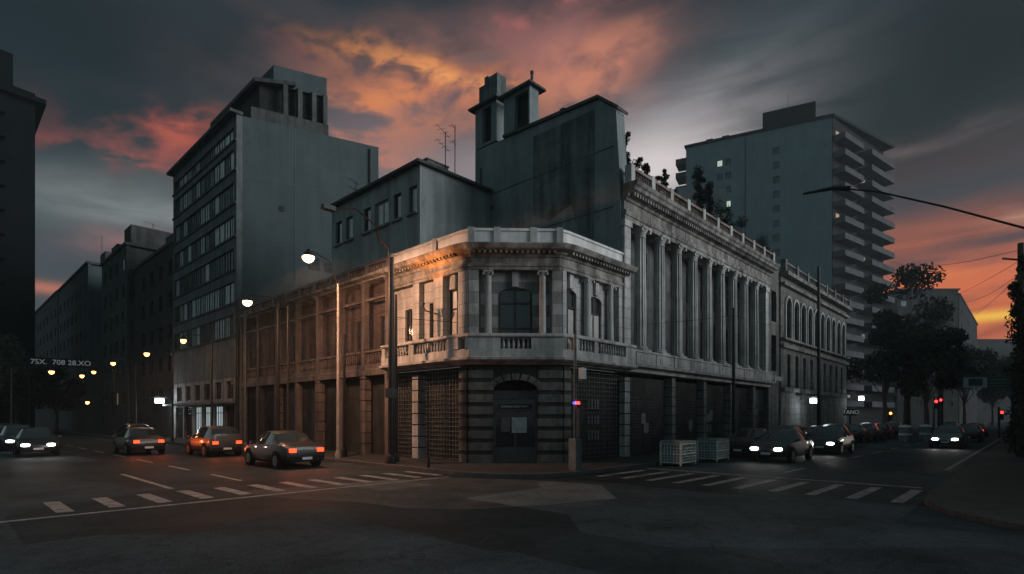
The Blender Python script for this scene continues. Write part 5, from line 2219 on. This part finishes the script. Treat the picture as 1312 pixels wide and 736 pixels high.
wbox('post', metal_dk, s1, hw2 + .1, hw2 + .3, -.1, .1, 0, zs1 + .4)
wbox('beam', metal_dk, s1, -hw2, hw2 + .1, .06, .16, zs1 - .3, zs1 - .15)
# small lit lettering
x_, y_ = (1090 - CX) / F_PX * 50, 50
z_ = 2 + (HY - 528.5) * 50 / F_PX
s2 = wthing('shop_sign', 'tiny hanging shop sign with pale lit letters beyond the floodlights', 'sign', x_, y_)
wbox('board', metal_dk, s2, -.65, .65, 0, .06, z_ - .3, z_ + .3)
wbox('post', metal_dk, s2, -.05, .05, .061, .15, 0, z_ + .2)
text('TANO', .52, letter_lit, s2, (0, -.02, z_), (R_(90), 0, 0))
x_, y_ = (79 - CX) / F_PX * 58, 58
z_ = 2 + (HY - 465) * 58 / F_PX
s3 = wthing('street_banner', 'dark board with pale dim letters and numerals over the left street', 'sign', x_, y_, 0, R_(30))
wbox('board', metal_dk, s3, -2.7, 2.7, 0, .08, z_ - .45, z_ + .45)
wbox('post', metal_dk, s3, -2.75, -2.6, .081, .2, 0, z_ + .3)
text('7SX.', .72, letter_lit, s3, (-1.85, -.02, z_), (R_(90), 0, 0))
text('708 28.XO', .72, letter_lit, s3, (.85, -.02, z_), (R_(90), 0, 0))

# traffic signals
def signal(px, py, Y, em, label, arrow=False):
    X_ = (px - CX) / F_PX * Y
    z = 2 + (HY - py) * Y / F_PX
    t = wthing('traffic_signal', label, 'traffic light', X_, Y)
    wbox('pole', metal_dk, t, -.06, .06, .1, .22, 0, z + .6)
    wbox('housing', metal_dk, t, -.2, .2, -.12, .099, z - .6, z + .35)
    q = MB()
    q.prism(lambda u, n: (u, -.12 - n), [(.13 * math.cos(k * math.pi / 6), z + .1 + .13 * math.sin(k * math.pi / 6)) for k in range(12)], .001, .05)
    me = bpy.data.meshes.new('lens')
    me.from_pydata(q.v, [], q.f)
    me.materials.append(em)
    link(bpy.data.objects.new('lens', me), t)


signal(1198, 516, 52, red_sig, 'traffic light showing red, left one over the right street')
signal(1204, 514, 60, red_sig, 'traffic light showing red, just right of the nearer red one')
signal(1282, 530, 52, red_sig, 'red traffic light low at the right end of the street')
signal(1209, 482, 70, cyan_sig, 'high traffic light showing green above the right street')
signal(1140, 531, 60, amber, 'small amber light beyond the parked cars')

# manhole cover in the foreground road
q = MB()
x_, y_ = unW(-.6, 12.6)
q.lathe(x_, y_, [(.36, .004), (.36, .012), (.33, .013)], 24)
o = q.build('manhole_cover', mat('iron_cover', (.05, .05, .05), .5, .4, 14, .4, metal=.7))
tag(o, 'round iron manhole cover in the dark crossing in front', 'manhole cover')

# ---------------------------------------------------------------- the evening air
q = MB()
q.slab([(-160, -160), (345, -160), (345, 345), (-160, 345)], -1.6, 76)
hz = q.build('haze', mat('haze_carrier', (1, 1, 1)))
hm = bpy.data.materials.new('haze')
hm.use_nodes = True
ht = hm.node_tree
ht.nodes.clear()
ho = ht.nodes.new('ShaderNodeOutputMaterial')
pv = ht.nodes.new('ShaderNodeVolumePrincipled')
pv.inputs['Color'].default_value = (.72, .86, .9, 1)
pv.inputs['Density'].default_value = .0006
pv.inputs['Anisotropy'].default_value = .35
ht.links.new(pv.outputs[0], ho.inputs['Volume'])
hz.data.materials.clear()
hz.data.materials.append(hm)
tag(hz, kind='stuff')
